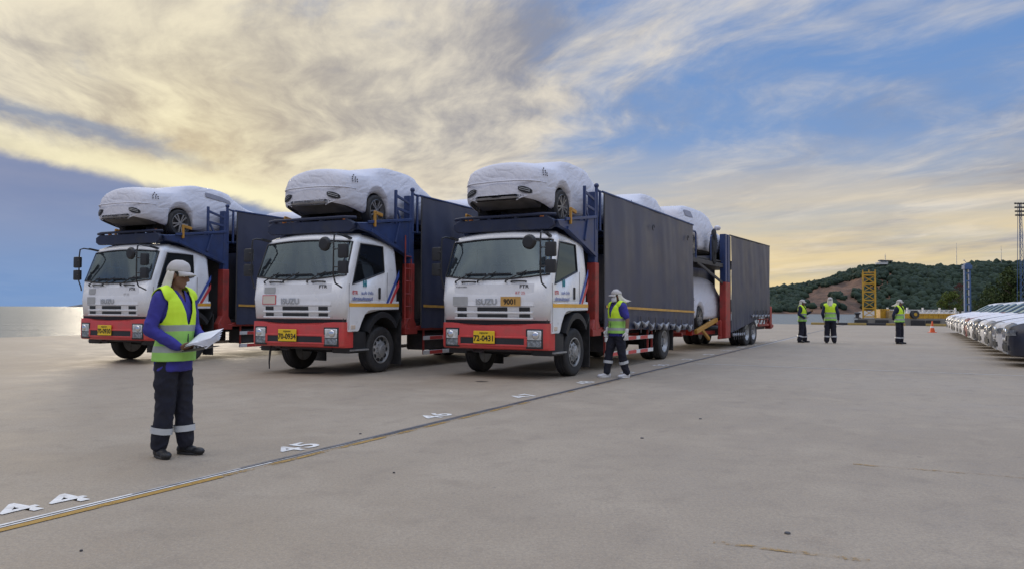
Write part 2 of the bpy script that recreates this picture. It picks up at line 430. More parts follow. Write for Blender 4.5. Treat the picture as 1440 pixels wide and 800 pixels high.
def worn_mat(name, c, thr):
    m = bpy.data.materials.new(name); m.use_nodes = True; nt = m.node_tree; b = nt.nodes['Principled BSDF']; h = SH(nt)
    t = nt.nodes.new('ShaderNodeTexCoord').outputs['Object']
    n = h.noise(t, 2.6, 8.0, 0.7, 0.3); n2 = h.noise(t, 30.0, 4.0, 0.7)
    h.put(b.inputs['Base Color'], h.mix(h.ss(n2, 0.3, 0.7), tuple(x*0.75 for x in c), c)); b.inputs['Roughness'].default_value = 0.75
    h.put(b.inputs['Alpha'], h.ss(h.add(h.mul(n, 0.65), h.mul(n2, 0.35)), thr, thr+0.10, 0.05, 0.95))
    return m
M_YLINE = worn_mat('worn_yellow_line_paint', (0.46, 0.27, 0.055), 0.36)
M_YFAINT = worn_mat('faint_yellow_line_paint', (0.40, 0.255, 0.09), 0.50)
M_WLINE = worn_mat('worn_white_line_paint', (0.56, 0.54, 0.51), 0.33)
M_SLOT = pm('joint_slot', (0.03, 0.03, 0.034), 0.8)
M_JOINT = pm('joint_steel', (0.135, 0.138, 0.155), 0.45, 0.3, var=0.3, dirt=((0.16, 0.13, 0.11), 0.5, 2.0))
M_JLIGHT = pm('joint_steel_sheen_tone', (0.36, 0.35, 0.34), 0.6, var=0.3, scale=6, dirt=((0.14, 0.13, 0.13), 0.8, 3.0))  # paler steel tone, the fading sheen put into the colour
def strip(name, s0, s1, t0, t1, z, mat, n=40):
    P = []
    for i in range(n+1):
        s_ = s0+(s1-s0)*i/n
        jt = 0.004*noise.noise(Vector((s_*0.7, z*900, 3)))
        P.append([on_line(s_, t0+jt, z), on_line(s_, t1+jt, z)])
    return MB().grid(P).build(name, mat, pier, smooth=0)
strip('joint_edge', -6, 0.9, 0.010, 0.038, 0.004, M_PAINT_SHEEN_W)  # near edges whitened: sheen on the steel put into the colour
strip('joint_edge', 0.9, 1.9, 0.010, 0.038, 0.004, M_JLIGHT)
strip('joint_edge', 1.9, 70, 0.010, 0.050, 0.004, M_JOINT, 60)
strip('joint_slot', -6, 70, -0.012, 0.010, 0.004, M_SLOT, 60)
strip('joint_edge', -6, 2.2, -0.034, -0.012, 0.004, M_PAINT_SHEEN_W)
strip('joint_edge', 2.2, 3.6, -0.034, -0.012, 0.004, M_JLIGHT)
strip('joint_edge', 3.6, 70, -0.045, -0.012, 0.004, M_JOINT, 60)
strip('yellow_line', -6, 1.6, -0.125, -0.055, 0.005, M_YLINE)
M_YMID = worn_mat('half_worn_yellow_line_paint', (0.43, 0.262, 0.07), 0.44)
strip('yellow_line', 1.6, 7.0, -0.12, -0.058, 0.005, M_YMID)
strip('yellow_line', 7.0, 26, -0.115, -0.06, 0.005, M_YFAINT)
strip('white_line', 24, 40, -0.16, -0.08, 0.006, M_WLINE)
MB().grid([[on_line(15.9+0.002*i*0, -0.3-1.0*i, 0.004), on_line(15.98, -0.3-1.0*i, 0.004)] for i in range(34)]).build('white_line', M_WLINE, pier, smooth=0)
for (xa, ya), (xb, yb) in (((1.15, 4.38), (1.90, 4.06)), ((2.95, 6.60), (4.90, 5.70))):
    pa, pb2 = Vector((xa, ya, 0.004)), Vector((xb, yb, 0.004)); MB().grid([[pa.lerp(pb2, i/12), pa.lerp(pb2, i/12)+Vector((0.02, 0.05, 0))] for i in range(13)]).build('yellow_line', M_YFAINT, pier, smooth=0)
# painted bay numbers, feet towards the joint
def digit(ch, s_, t_, size, rot=0.0):
    def fn(u, v):
        u2, v2 = u*cos(rot)-v*sin(rot), u*sin(rot)+v*cos(rot)
        return on_line(s_+u2, t_+v2, 0.006)
    link('painted_digit', text_mesh(ch, size, M_PAINT_SHEEN_W, fn, bold=0.008*size/0.4, sx=1.16, align='CENTER'), pier)
for nn in range(44, 58):
    c0 = 0.40+2.432*(nn-44)+(0.03 if nn == 44 else 0.0)
    gap, size = (0.148, 0.43) if nn == 44 else (0.125, 0.40)
    for j, ch in enumerate(str(nn)):
        digit(ch, c0+(-gap if j == 0 else gap), 0.145+0.015*((nn*7+j) % 3), size, 0.05*(((nn+j) % 3)-1))
# small fittings and marks on the concrete
def blotch(name, c, r, mat, z=0.004, stretch=1.0, seed=0, ang=0.0):
    P = []
    for k_ in range(22):
        a = 2*pi*k_/22; rr = r*(1+0.35*noise.noise(Vector((cos(a)*1.5, sin(a)*1.5, seed))))
        x, y = rr*cos(a)*stretch, rr*sin(a)
        P.append((c[0]+x*cos(ang)-y*sin(ang), c[1]+x*sin(ang)+y*cos(ang), z))
    b = MB(); b.addv(P); b.f.append(tuple(range(22)))
    return b.build(name, mat, pier, smooth=0)
M_OIL = pm('oil_stain', (0.05, 0.046, 0.043), 0.45, var=0.3)
M_WET = pm('shallow_puddle', (0.09, 0.085, 0.08), 0.14, var=0.1, spec=0.6)
blotch('oil_stain', (-4.18, 15.6), 0.20, M_OIL, stretch=1.9, seed=1)
blotch('oil_stain', (-0.55, 13.9), 0.07, M_OIL, stretch=1.6, seed=2)
for i, (x, y, r) in enumerate([(1.65, 4.58, 0.018), (1.35, 7.9, 0.018), (-0.95, 6.2, 0.010), (2.3, 9.3, 0.018), (-2.35, 4.2, 0.008), (-1.6, 8.1, 0.014)]):
    b = MB(); b.lathe([(r, 0.0), (r*1.05, 0.004), (r*0.8, 0.009)], (x, y, 0.0005), 'z', 10)
    b.build('pavement_stud', M_DARK, pier)
# kerb along the far and the seaward edge, black and yellow blocks
M_KY = pm('kerb_yellow', (0.36, 0.26, 0.08), 0.7, var=0.15, dirt=((0.2, 0.17, 0.14), 0.5, 2.0))
M_KB = pm('kerb_black', (0.035, 0.035, 0.04), 0.7, var=0.2)
kb = MB(); kb.box(-0.74, 0.74, -0.14, 0.14, 0.0, 0.20)
kbm = {0: kb.mesh('kerb_block', M_KY, bevel=0.02), 1: kb.mesh('kerb_block', M_KB, bevel=0.02)}
for i in range(44):
    t_ = 2.0-1.5*i
    if i % 9 == 5: continue
    o = link('kerb_block', kbm[i % 2], pier, on_line(69.9, t_, 0.0), atan2(LP.y, LP.x))
for i in range(16):
    s_ = 26.0+1.5*i
    link('kerb_block', kbm[i % 2], pier, on_line(s_, 29.35, -0.10), atan2(LD.y, LD.x))

# sea
def sea_mat():
    m = bpy.data.materials.new('sea_water'); m.use_nodes = True; nt = m.node_tree; b = nt.nodes['Principled BSDF']; h = SH(nt)
    t = nt.nodes.new('ShaderNodeTexCoord').outputs['Object']
    x, y, z = h.sep(t)
    b.inputs['Base Color'].default_value = (0.15, 0.16, 0.15, 1); b.inputs['Roughness'].default_value = 0.42; b.inputs['IOR'].default_value = 1.33
    n1 = h.noise(h.xyz(h.mul(x, 0.22), h.mul(y, 0.75), 0), 1.0, 4.0, 0.6, 0.3); n2 = h.noise(t, 1.8, 4.0, 0.6)
    n3 = h.noise(h.xyz(h.mul(x, 0.012), h.mul(y, 0.05), 0), 1.0, 3.0, 0.5)
    bn = nt.nodes.new('ShaderNodeBump'); bn.inputs['Strength'].default_value = 1.0; bn.inputs['Distance'].default_value = 1.0
    h.put(bn.inputs['Height'], h.add(h.add(h.mul(n1, 0.9), h.mul(n2, 0.16)), h.mul(n3, 3.0))); nt.links.new(bn.outputs[0], b.inputs['Normal'])
    return m
b = MB(); b.addv([(-30000, -2000, SEA_Z), (30000, -2000, SEA_Z), (30000, 45000, SEA_Z), (-30000, 45000, SEA_Z)]); b.f.append((0, 1, 2, 3))
tag(b.build('sea', sea_mat(), smooth=0), kind='structure')

# ------------------------------------------------------------------ wooded hill across the water
def pix_x(u): return (u-720)/1069.0
SIL = [(960, 441), (1000, 433), (1040, 418), (1085, 404), (1110, 400), (1150, 393), (1185, 382), (1205, 376), (1235, 370), (1260, 367), (1290, 371), (1320, 375), (1345, 373), (1385, 368), (1440, 366), (1560, 372), (1750, 380), (2000, 392)]
def ridge_h(u): return 1.336+(434.8-sinterp(SIL, u))/1069.0*950.0
def hill_z(u, r):
    """height over a picture bearing u at range r"""
    H = ridge_h(u)-SEA_Z-5.0
    k_ = interp([(770, -0.03), (795, 0.02), (815, 0.17), (850, 0.42), (900, 0.76), (950, 1.0), (1000, 0.93), (1100, 0.5), (1250, 0.05)], r)
    p = Vector((u*0.02, r*0.012, 4.0))
    n_ = noise.noise(p)*0.5+noise.noise(p*2.3)*0.3+noise.noise(p*5.1)*0.16
    return SEA_Z+H*k_+n_*max(0, min(1, k_*2.5))*min(14, H*0.28)*(1.0 if r < 930 else 0.35)
def cliff(u, r, z):
    """where the slope is bare earth and rock"""
    zz = (z-SEA_Z)
    n_ = noise.noise(Vector((u*0.035, zz*0.08, 1.0)))*0.6+noise.noise(Vector((u*0.11, zz*0.22, 7.0)))*0.4
    def lobe(cu, cz, wu, wz): return 1.0-sqrt(((u-cu)/wu)**2+((zz-cz)/wz)**2)
    v_ = max(lobe(1180, 33, 60, 20), lobe(1152, 16, 27, 23), lobe(1195, 11, 27, 16), lobe(1258, 46, 26, 8), lobe(1098, 26, 12, 8), lobe(1180, 3, 60, 3.5))
    top_ = (z-SEA_Z)/max(1.0, ridge_h(u)-SEA_Z-5.0)
    return v_*0.9+n_*0.85-max(0.0, min(1.0, (top_-0.74)/0.12))*0.9
def hill_pt(u, r): return Vector((pix_x(u)*r, r, hill_z(u, r)))
def hill_mat():
    m = bpy.data.materials.new('hill_soil'); m.use_nodes = True; nt = m.node_tree; b = nt.nodes['Principled BSDF']; h = SH(nt)
    t = nt.nodes.new('ShaderNodeTexCoord').outputs['Object']
    n = h.noise(t, 0.05, 7.0, 0.65, 0.5); n2 = h.noise(t, 0.22, 6.0, 0.7)
    c = h.mix(h.ss(n, 0.35, 0.68), (0.085, 0.052, 0.036), (0.25, 0.140, 0.085))
    c = h.mix(h.ss(n2, 0.50, 0.75, 0.0, 0.7), c, (0.050, 0.056, 0.032))
    h.put(b.inputs['Base Color'], c); b.inputs['Roughness'].default_value = 0.9
    bn = nt.nodes.new('ShaderNodeBump'); bn.inputs['Distance'].default_value = 3.0; h.put(bn.inputs['Height'], n2); nt.links.new(bn.outputs[0], b.inputs['Normal'])
    return m
us = [950+6*i for i in range(176)]; rs = [770+9*i for i in range(54)]
hill = tag(MB().grid([[hill_pt(u, r) for r in rs] for u in us]).build('hill', hill_mat(), smooth=180), kind='structure')
def leaf_mat(name, c, c2, sc=0.12):
    m = bpy.data.materials.new(name); m.use_nodes = True; nt = m.node_tree; b = nt.nodes['Principled BSDF']; h = SH(nt)
    t = nt.nodes.new('ShaderNodeTexCoord').outputs['Object']
    n = h.noise(t, sc, 4.0, 0.7); n2 = h.noise(t, sc*9, 3.0, 0.7)
    h.put(b.inputs['Base Color'], h.mix(h.ss(h.add(h.mul(n, 0.6), h.mul(n2, 0.4)), 0.36, 0.62), c, c2)); b.inputs['Roughness'].default_value = 0.8
    b.inputs['Specular IOR Level'].default_value = 0.2
    return m
M_WOOD = leaf_mat('hill_wood_foliage', (0.016, 0.030, 0.022), (0.032, 0.052, 0.030), 0.05)
base_ico = []
for sd_ in range(7):
    b = MB(); b.ico((0, 0, 0), 1.0, 2, 0.55, sd_+1); base_ico.append((b.v, b.f))
wood = MB(); rnd = random.Random(3); cnt = 0
while cnt < 8500:
    u = rnd.uniform(960, 1660); r = rnd.uniform(792, 985)
    z = hill_z(u, r)
    if z < SEA_Z+2.0: continue
    cl = cliff(u, r, z)
    if cl > 0.30 or (cl > 0.16 and rnd.random() < 0.6): continue
    R_ = rnd.choice((1.0, 1.0, 1.3))*rnd.uniform(1.7, 3.9)*(1.1 if u > 1250 else 0.9)
    vv, ff = base_ico[rnd.randrange(7)]; a = rnd.uniform(0, 6.28); ca, sa_ = cos(a), sin(a); hz = rnd.uniform(0.75, 1.15)
    b0 = len(wood.v); x0, y0 = pix_x(u)*r, r
    wood.v += [(x0+R_*(x*ca-y*sa_), y0+R_*(x*sa_+y*ca), z+R_*0.45+R_*zz*hz) for x, y, zz in vv]
    wood.f += [tuple(b0+i for i in q) for q in ff]; cnt += 1
tag(wood.build('hillside_wood', M_WOOD, smooth=180), 'dense dark green wood covering the hill across the water', 'wood', kind='stuff')
# low far headland on the open sea
b = MB()
b.grid([[Vector((pix_x(u)*9000, 9000+d, SEA_Z+interp([(93, 0), (98, 22), (106, 34), (112, 30), (150, 42), (260, 55), (330, 20), (380, 0)], u)*(1-abs(d-150)/160))) for d in (0, 150, 300)] for u in range(93, 382, 6)])
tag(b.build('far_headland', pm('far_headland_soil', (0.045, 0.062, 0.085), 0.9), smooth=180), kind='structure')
# ================================================================== lorries
# lorry frame: x to the picture's right, y from the front bumper to the rear, z up
LV = [  # zf centre, zf corner, yf, half width, corner radius
    (1.11, 1.11, 0.13, 1.165, 0.13), (1.50, 1.50, 0.105, 1.195, 0.14), (1.885, 1.955, 0.155, 1.19, 0.15),
    (2.68, 2.635, 0.41, 1.145, 0.14), (2.775, 2.73, 0.47, 1.12, 0.16), (2.87, 2.825, 0.64, 1.01, 0.22), (2.905, 2.86, 0.90, 0.74, 0.22)]
BOW = 0.055
CAB_REAR = 1.92
def cab_ring(L):
    zc, zk, yf, wd, rc = LV[L]; P = []
    for i in range(6):
        x = (wd-rc)*i/5; P.append((x, yf-BOW*(1-(x/wd)**2)+BOW*0.13, zc+(zk-zc)*(i/5)**2))
    y0 = P[-1][1]
    for a in (25, 50, 72, 90):
        a = radians(a); P.append((wd-rc+rc*sin(a), y0+rc*(1-cos(a)), zk))
    yA = [0.30, 0.31, 0.345, 0.655, 0.72, 0.86, 1.0][L]; yW = [1.40, 1.40, 1.40, 1.40, 1.40, 1.38, 1.35][L]
    yr = CAB_REAR-[0, 0, 0, 0.02, 0.04, 0.12, 0.24][L]; rr = 0.10
    sidez = {0: (1.11, 1.22, 1.31, 1.31, 1.31), 1: (1.50,)*5, 2: (1.79, 1.93, 2.07, 2.07, 2.07), 3: (2.605, 2.60, 2.59, 2.57, 2.54), 4: (2.70, 2.69, 2.67, 2.65, 2.62), 5: (2.80, 2.79, 2.77, 2.74, 2.71), 6: (2.845, 2.84, 2.82, 2.79, 2.77)}[L]
    for y, z in zip((yA, (yA+yW)/2, yW, (yW+yr-rr)/2, yr-rr), sidez): P.append((wd, y, z))
    P.append((wd-0.03, yr-0.03, sidez[-1])); P.append((wd-rr, yr, sidez[-1])); P.append((wd*0.5, yr, sidez[-1])); P.append((0, yr, sidez[-1]))
    return P
def cab_front(x, z):
    yf = interp([(lv[0], lv[2]) for lv in LV], z); wd = interp([(lv[0], lv[3]) for lv in LV], z)
    return yf-BOW*(1-(x/wd)**2)+BOW*0.13
NP_ = len(cab_ring(0))
def cab_pt(L, i, sx=1):
    x, y, z = CABR[L][i]; return (x*sx, y, z)
CABR = [cab_ring(L) for L in range(7)]
WS = range(0, 7); SW = range(10, 12)          # quads of the windscreen and of the side window in the band between rings 2 and 3
def front_patch(b, x0, x1, z0, z1, off, th, n=8, slant=0.0):
    F = [[(x0+(x1-x0)*i/n, cab_front(x0+(x1-x0)*i/n, z)-off, z) for z in (z0, z1)] for i in range(n+1)]
    B = [[(p[0], p[1]+th, p[2]) for p in r] for r in F]
    a = b.addv([p for r in F for p in r]); c = b.addv([p for r in B for p in r]); m2 = 2
    for i in range(n):
        q = (a+i*2, a+i*2+2, a+i*2+3, a+i*2+1); b.f.append(q); b.f.append(tuple(x-a+c for x in reversed(q)))
        for j in (0, 1):
            e = (a+i*2+j, a+i*2+2+j); b.f.append((e[0], e[1], e[1]-a+c, e[0]-a+c))
    for i in (0, n): b.f.append((a+i*2, a+i*2+1, c+i*2+1, c+i*2))
    return b
def ftext(txt, size, x, z, mat, parent, off=0.014, name='lettering', **kw):
    return link(name, text_mesh(txt, size, mat, lambda u, v: (x+u, cab_front(x+u, z+v)-off, z+v), **kw), parent)
def stext(txt, size, y, z, mat, parent, x=1.2035, name='lettering', **kw):
    return link(name, text_mesh(txt, size, mat, lambda u, v: (x, y+u, z+v), **kw), parent)

def wheel_parts(R=0.475, wd=0.27, front=True):
    """meshes: tyre, rim, vents; axle along x, outer face at +x"""
    h = wd/2
    prof = [(R*0.60, -h*0.85), (R*0.80, -h), (R*0.93, -h*0.96), (R*0.985, -h*0.80)]
    for g in (-0.5, 0.0, 0.5): prof += [(R, h*(g-0.12)), (R*0.978, h*(g-0.09)), (R*0.978, h*(g+0.09)), (R, h*(g+0.12))]
    prof += [(R*0.985, h*0.80), (R*0.93, h*0.96), (R*0.80, h), (R*0.60, h*0.85)]
    ty = MB().lathe(prof, n=36, cap=False).mesh('wheel', M_RUB, smooth=40)
    rm = MB()
    d = 0.03 if front else -0.10
    rm.lathe([(R*0.61, h*0.93), (R*0.57, h*0.95), (R*0.55, h*0.70), (R*0.50, h*0.45), (R*0.40, h*0.5+d), (R*0.27, h*0.62+d), (R*0.26, h*0.85+d), (R*0.18, h*0.95+d), (R*0.17, h*1.05+d if front else h*1.0), (R*0.02, h*1.08+d if front else h*1.02)], n=30, cap=False)
    rm.lathe([(R*0.60, -h*0.8), (R*0.55, -h*0.5), (R*0.1, -h*0.4)], n=24, cap=True)
    rim = rm.mesh('rim', M_RIM, smooth=30)
    vt = MB(); nu = MB()
    for k_ in range(10):
        a = 2*pi*k_/10; c_ = (0, R*0.455*cos(a), R*0.455*sin(a))
        xo = h*0.50+d*0.6
        vt.lathe([(0.040, xo-0.01), (0.038, xo+0.020), (0.001, xo+0.022)], c_, 'x', 12)
        a += pi/10; c2 = (0, R*0.30*cos(a), R*0.30*sin(a))
        nu.lathe([(0.015, h*0.55+d), (0.015, h*0.80+d), (0.004, h*0.84+d)], c2, 'x', 6)
    return ty, rim, vt.mesh('vent_hole', M_BLACK), nu.mesh('wheel_nut', M_STEEL)
WF = wheel_parts(front=True); WR = wheel_parts(front=False)
def put_wheel(parent, x, y, W, R=0.475, side=1):
    o = link('wheel', W[0], parent, (x, y, R)); o.rotation_euler.z = 0 if side > 0 else pi
    for nm, me in zip(('rim', 'vent_hole', 'wheel_nut'), W[1:]): link(nm, me, o)
    return o

def curtain_mesh(y0, y1, zb0, zb1, zt, seed, nu=150, nv=22, amp=1.0):
    P = []
    for i in range(nu+1):
        y = y0+(y1-y0)*i/nu; row = []
        f = (y-y0)/(y1-y0); zb = zb0+(zb1-zb0)*f+0.03*noise.noise(Vector((y*2.2, 0, seed)))
        for j in range(nv+1):
            t = j/nv; z = zb+(zt-zb)*t
            env = sin(pi*min(1, t*1.05+0.02))**0.5
            x = 0.050*noise.noise(Vector((y*1.15+0.25*z*noise.noise(Vector((y*.3, z*.2, 5))), z*0.16, seed)))+0.022*noise.noise(Vector((y*2.7+z*0.25, z*0.30, seed+9)))+0.008*noise.noise(Vector((y*2.0, z*2.2, seed+3)))
            x += 0.03*sin(pi*t)*sin(pi*f)        # a slight belly
            if t < 0.25: x += (0.25-t)*0.12*noise.noise(Vector((y*4.0, 0, seed+2)))
            row.append((x*amp*(0.35+0.65*env), y, z))
        P.append(row)
    return MB().grid(P).mesh('curtain', M_CURT, smooth=180)
def side_strip(y0, y1, za, zb, hgt, mat, x, name, parent, side=1, n=60, seed=1):
    P = []
    for i in range(n+1):
        f = i/n; y = y0+(y1-y0)*f; z = za+(zb-za)*f
        P.append([(side*(x+0.006*noise.noise(Vector((y*2, 1, seed)))), y, z), (side*(x+0.006*noise.noise(Vector((y*2, 1, seed)))), y, z+hgt)])
    return MB().grid(P).build(name, mat, parent, smooth=180)

def make_lorry():
    T = thing('car_carrier_lorry', '', 'lorry')
    # ---- cab shell
    b = MB()
    for sx_ in (1, -1):
        P = [[cab_pt(L, i, sx_) for i in range(NP_)] for L in range(7)]
        base = b.addv([p for r in P for p in r])
        for L in range(6):
            for i in range(NP_-1):
                if L == 2 and (i in WS or i in SW): continue
                b.f.append((base+L*NP_+i, base+L*NP_+i+1, base+(L+1)*NP_+i+1, base+(L+1)*NP_+i))
        b.f.append(tuple(base+6*NP_+i for i in range(NP_)))
    # roof seam ribs are pressed into the shell
    cab = b.build('cab', M_WHITE, T, smooth=50, merge=True)
    sol = cab.modifiers.new('thickness', 'SOLIDIFY'); sol.thickness = 0.035; sol.offset = -1
    # ---- glazing
    ins = 0.010
    def glass(name, idx, mat, sx_):
        g = MB(); ii = list(idx)+[idx[-1]+1]
        rows = []
        for L, f in ((2, 0), (2.5, .5), (3, 1)):
            r = []
            for i in ii:
                a, c = Vector(cab_pt(2, i, sx_)), Vector(cab_pt(3, i, sx_)); p = a.lerp(c, f); r.append(p)
            rows.append(r)
        if name == 'windshield':
            rows = [[Vector((-p.x, p.y, p.z)) for p in reversed(r[1:])]+r for r in rows]
            rows = [[p+Vector((-p.x*0.006, ins, 0)) for p in r] for r in rows]
        else: rows = [[p+Vector((-ins*sx_, 0, 0)) for p in r] for r in rows]
        g.grid(rows); o = g.build(name, mat, cab, smooth=180)
        ring = rows[0]+[r[-1] for r in rows[1:]]+list(reversed(rows[-1][:-1]))+[r[0] for r in reversed(rows[1:-1])]
        MB().tube([p+Vector((0, -0.008, 0)) if name == 'windshield' else p+Vector((0.008*sx_, 0, 0)) for p in ring], 0.017, 6, True).build('window_seal', M_BLACK, cab)
        return o
    ws = glass('windshield', list(WS), M_WIN, 1)
    sun = MB(); front = [(cab_pt(3, i)) for i in range(7)]
    for sx_ in (1, -1): glass('side_window', list(SW), M_SWIN, sx_)
    # shaded band along the top of the windscreen, just inside it
    rows = []
    for f in (0.74, 1.0):
        r = [Vector(cab_pt(2, i)).lerp(Vector(cab_pt(3, i)), f) for i in range(7)]
        r = [Vector((-p.x, p.y, p.z)) for p in reversed(r[1:])]+r
        rows.append([p+Vector((-p.x*0.012, 0.022, 0)) for p in r])
    MB().grid(rows).build('sun_strip', pm('windscreen_sun_strip', (0.03, 0.045, 0.06), 0.3), cab, smooth=180)
    # ---- inside the cab
    MB().box(-1.0, 1.0, 0.30, 0.62, 1.45, 1.86).build('dashboard', M_INT, cab, bevel=0.06, seg=2)
    for x in (-0.55, 0.55):
        b = MB(); b.box(x-0.26, x+0.26, 0.95, 1.42, 1.42, 1.60); b.box(x-0.26, x+0.26, 1.40, 1.55, 1.50, 2.25); b.box(x-0.13, x+0.13, 1.42, 1.52, 2.28, 2.46)
        b.build('seat', M_INT, cab, bevel=0.05, seg=2)
    b = MB(); b.tube([(0.55+0.21*cos(a), 0.72+0.06*sin(a), 1.93+0.19*sin(a)) for a in [2*pi*k_/20 for k_ in range(20)]], 0.016, 6, True); b.tube([(0.55, 0.72, 1.93), (0.55, 0.60, 1.7)], 0.02, 6)
    b.bar((0.36, 0.72, 1.93), (0.74, 0.72, 1.93), 0.03, 0.02)
    b.build('steering_wheel', M_BLACK, cab)
    b = MB(); b.box(-1.12, 1.12, 0.25, 1.86, 1.36, 1.40); b.build('cab_floor', M_INT, cab)
    # ---- front panel, slots, handles
    b = MB(); front_patch(b, -0.885, 0.885, 1.375, 1.80, 0.012, 0.02, 14); pan = b.build('front_panel', M_WHITE, T, bevel=0.006, smooth=40)
    for x0, x1 in ((-0.80, -0.58), (-0.33, 0.33), (0.58, 0.80)):
        for z0, z1 in ((1.155, 1.225), (1.28, 1.355)):
            front_patch(MB(), x0, x1, z0, z1, 0.006, 0.03, 5).build('grille_slot', M_BLACK, pan)
    b = MB()
    for z in (1.255, 1.145):
        front_patch(b, -0.86, 0.86, z-0.016, z+0.016, 0.022, 0.02, 12)
    b.build('grille_bar', M_WHITE, pan, bevel=0.005)
    for z0, z1, x0, x1 in ((1.365, 1.371, -0.89, 0.89), (1.13, 1.80, -0.897, -0.890), (1.13, 1.80, 0.890, 0.897)):
        front_patch(MB(), x0, x1, z0, z1, 0.003, 0.004, 10).build('panel_seam', M_INKG, pan)
    ftext('ISUZU', 0.155, -0.36, 1.405, M_SIL, pan, off=0.022, bold=0.006, sx=1.12)
    for x in (-0.55, 0.55):
        b = MB(); y = cab_front(x, 1.86)
        b.tube([(x-0.16, y+0.01, 1.835), (x-0.145, y-0.035, 1.84), (x, y-0.045, 1.845), (x+0.145, y-0.035, 1.84), (x+0.16, y+0.01, 1.835)], 0.017, 6)
        b.build('grab_handle', M_BLACK, T)
    # wipers
    for x0, x1 in ((-0.86, -0.25), (-0.34, 0.30), (0.28, 0.98)):
        b = MB(); p0 = Vector((x0, cab_front(x0, 1.86)-0.02, 1.835)); p1 = Vector((x0+0.62*(x1-x0), cab_front(x0+0.62*(x1-x0), 2.02)-0.045, 2.025 if x0 < 0.2 else 2.04))
        b.tube([p0, p0+Vector((0.02, -0.035, 0.02)), p1], [0.022, 0.016, 0.009], 6)
        q0 = Vector((x0+0.22, cab_front(x0+0.22, 1.97)-0.03, 1.985)); q1 = Vector((x1+0.08, cab_front(x1, 2.0)-0.03, 1.985+(0.05 if x0 > 0.2 else 0.0)))
        b.bar(q0, q1, 0.012, 0.03); b.bar(q0.lerp(q1, .2)+Vector((0, -0.012, 0.004)), q0.lerp(q1, .8)+Vector((0, -0.012, 0.004)), 0.014, 0.016)
        b.build('wiper', M_BLACK, T)
    # ---- black strip behind the bumper top, bumper
    MB().box(-1.13, 1.13, 0.16, 0.45, 0.90, 1.13).build('lower_valance', M_BLACK, T)
    def plan(hw, y0, y1, r, bow, n=14):
        P = []
        for i in range(n+1):
            x = -(hw-r)+2*(hw-r)*i/n; P.append((x, y0-bow*(1-(x/hw)**2)+bow*0.1))
        yk = P[-1][1]
        R_ = [(hw-r+r*sin(radians(a)), yk+r*(1-cos(radians(a)))) for a in (30, 60, 90)]
        Lf = [(-x, y) for x, y in reversed(R_)]
        return Lf+P+R_+[(hw, y1), (hw-0.08, y1), (-hw+0.08, y1), (-hw, y1)]
    pl = plan(1.165, 0.10, 0.42, 0.07, 0.07)
    # bumper as a swept band: top edge dips in the middle, recess across the centre
    nb = len(pl); rings = []
    def ring(z, off, top=False):
        out = []
        for x, y in pl:
            zz = z
            if top: zz = 1.055 if abs(x) > 0.80 else (1.005 if abs(x) < 0.70 else 1.005+0.05*(abs(x)-0.70)/0.10)
            k_ = 1 if y < 0.3 else 0
            out.append((x, y+off*k_, zz))
        return out
    b = MB(); G = [ring(0.555, 0.05), ring(0.575, 0.012), ring(0.61, 0.0), ring(0.80, -0.006), ring(0.97, 0.0), ring(1.0, 0.008, True), ring(1.0, 0.045, True)]
    b.grid(G, wrap=True); b.f.append(tuple(range(nb))); b.f.append(tuple((len(G)-1)*nb+i for i in reversed(range(nb))))
    bump = b.build('bumper', M_RED, T, smooth=40)
    def bumper_y(x): return 0.10-0.07*(1-(x/1.165)**2)+0.007
    def bpatch(x0, x1, z0, z1, off, th, n=6):
        q = MB(); F = [[(x0+(x1-x0)*i/n, bumper_y(x0+(x1-x0)*i/n)-off, z) for z in (z0, z1)] for i in range(n+1)]
        q.grid(F); Bk = [[(p[0], p[1]+th, p[2]) for p in r] for r in F]; q.grid(Bk)
        per = [r[0] for r in F]+[r[1] for r in reversed(F)]; pb_ = [r[0] for r in Bk]+[r[1] for r in reversed(Bk)]
        q.grid([per, pb_], wrap=True); return q
    bpatch(-0.70, 0.70, 0.655, 0.775, 0.010, 0.03, 10).build('air_slot', M_BLACK, bump, merge=True)
    for x0, x1, z0, z1 in ((-0.76, 0.76, 0.775, 0.81), (-0.76, 0.76, 0.62, 0.655), (-0.76, -0.70, 0.655, 0.775), (0.70, 0.76, 0.655, 0.775)):
        bpatch(x0, x1, z0, z1, 0.020, 0.03, 8).build('slot_surround', M_RED, bump, merge=True, bevel=0.006)
    for sgn in (-1, 1):
        x0, x1 = (0.735, 1.075) if sgn > 0 else (-1.075, -0.735)
        bpatch(x0, x1, 0.585, 0.955, 0.014, 0.03).build('headlight_bezel', M_BLACK, bump, merge=True, bevel=0.008)
        bpatch(x0+0.03, x1-0.03, 0.745, 0.925, 0.026, 0.03).build('headlight', M_LENS, bump, merge=True, bevel=0.010)
        bpatch(x0+0.03, x1-0.03, 0.615, 0.735, 0.024, 0.03).build('fog_light', M_LENSD, bump, merge=True, bevel=0.010)
        xm = (x0+x1)/2
        b = MB(); b.lathe([(0.070, -0.004), (0.062, -0.014), (0.045, -0.020), (0.002, -0.024)], (xm+0.03*sgn, bumper_y(xm)-0.026, 0.835), 'y', 18); b.build('headlamp_bulb', M_CHROME, bump)
    # number plate carrier
    # ---- side fenders, steps, mudflaps
    for sgn in (-1, 1):
        poly = [(0.24, 1.42), (0.24, 0.865), (0.54, 0.865), (0.575, 0.90), (0.66, 1.06), (0.755, 1.19), (0.86, 1.265), (0.98, 1.285), (1.935, 1.30), (1.935, 1.47), (0.95, 1.47)]
        a0, a1 = (1.13, 1.2005) if sgn > 0 else (-1.2005, -1.13)
        fen = MB().prism(poly, 'x', a0, a1).build('fender', M_WHITE, T, bevel=0.012)
        s0, s1 = (1.2005, 1.2035) if sgn > 0 else (-1.2035, -1.2005)
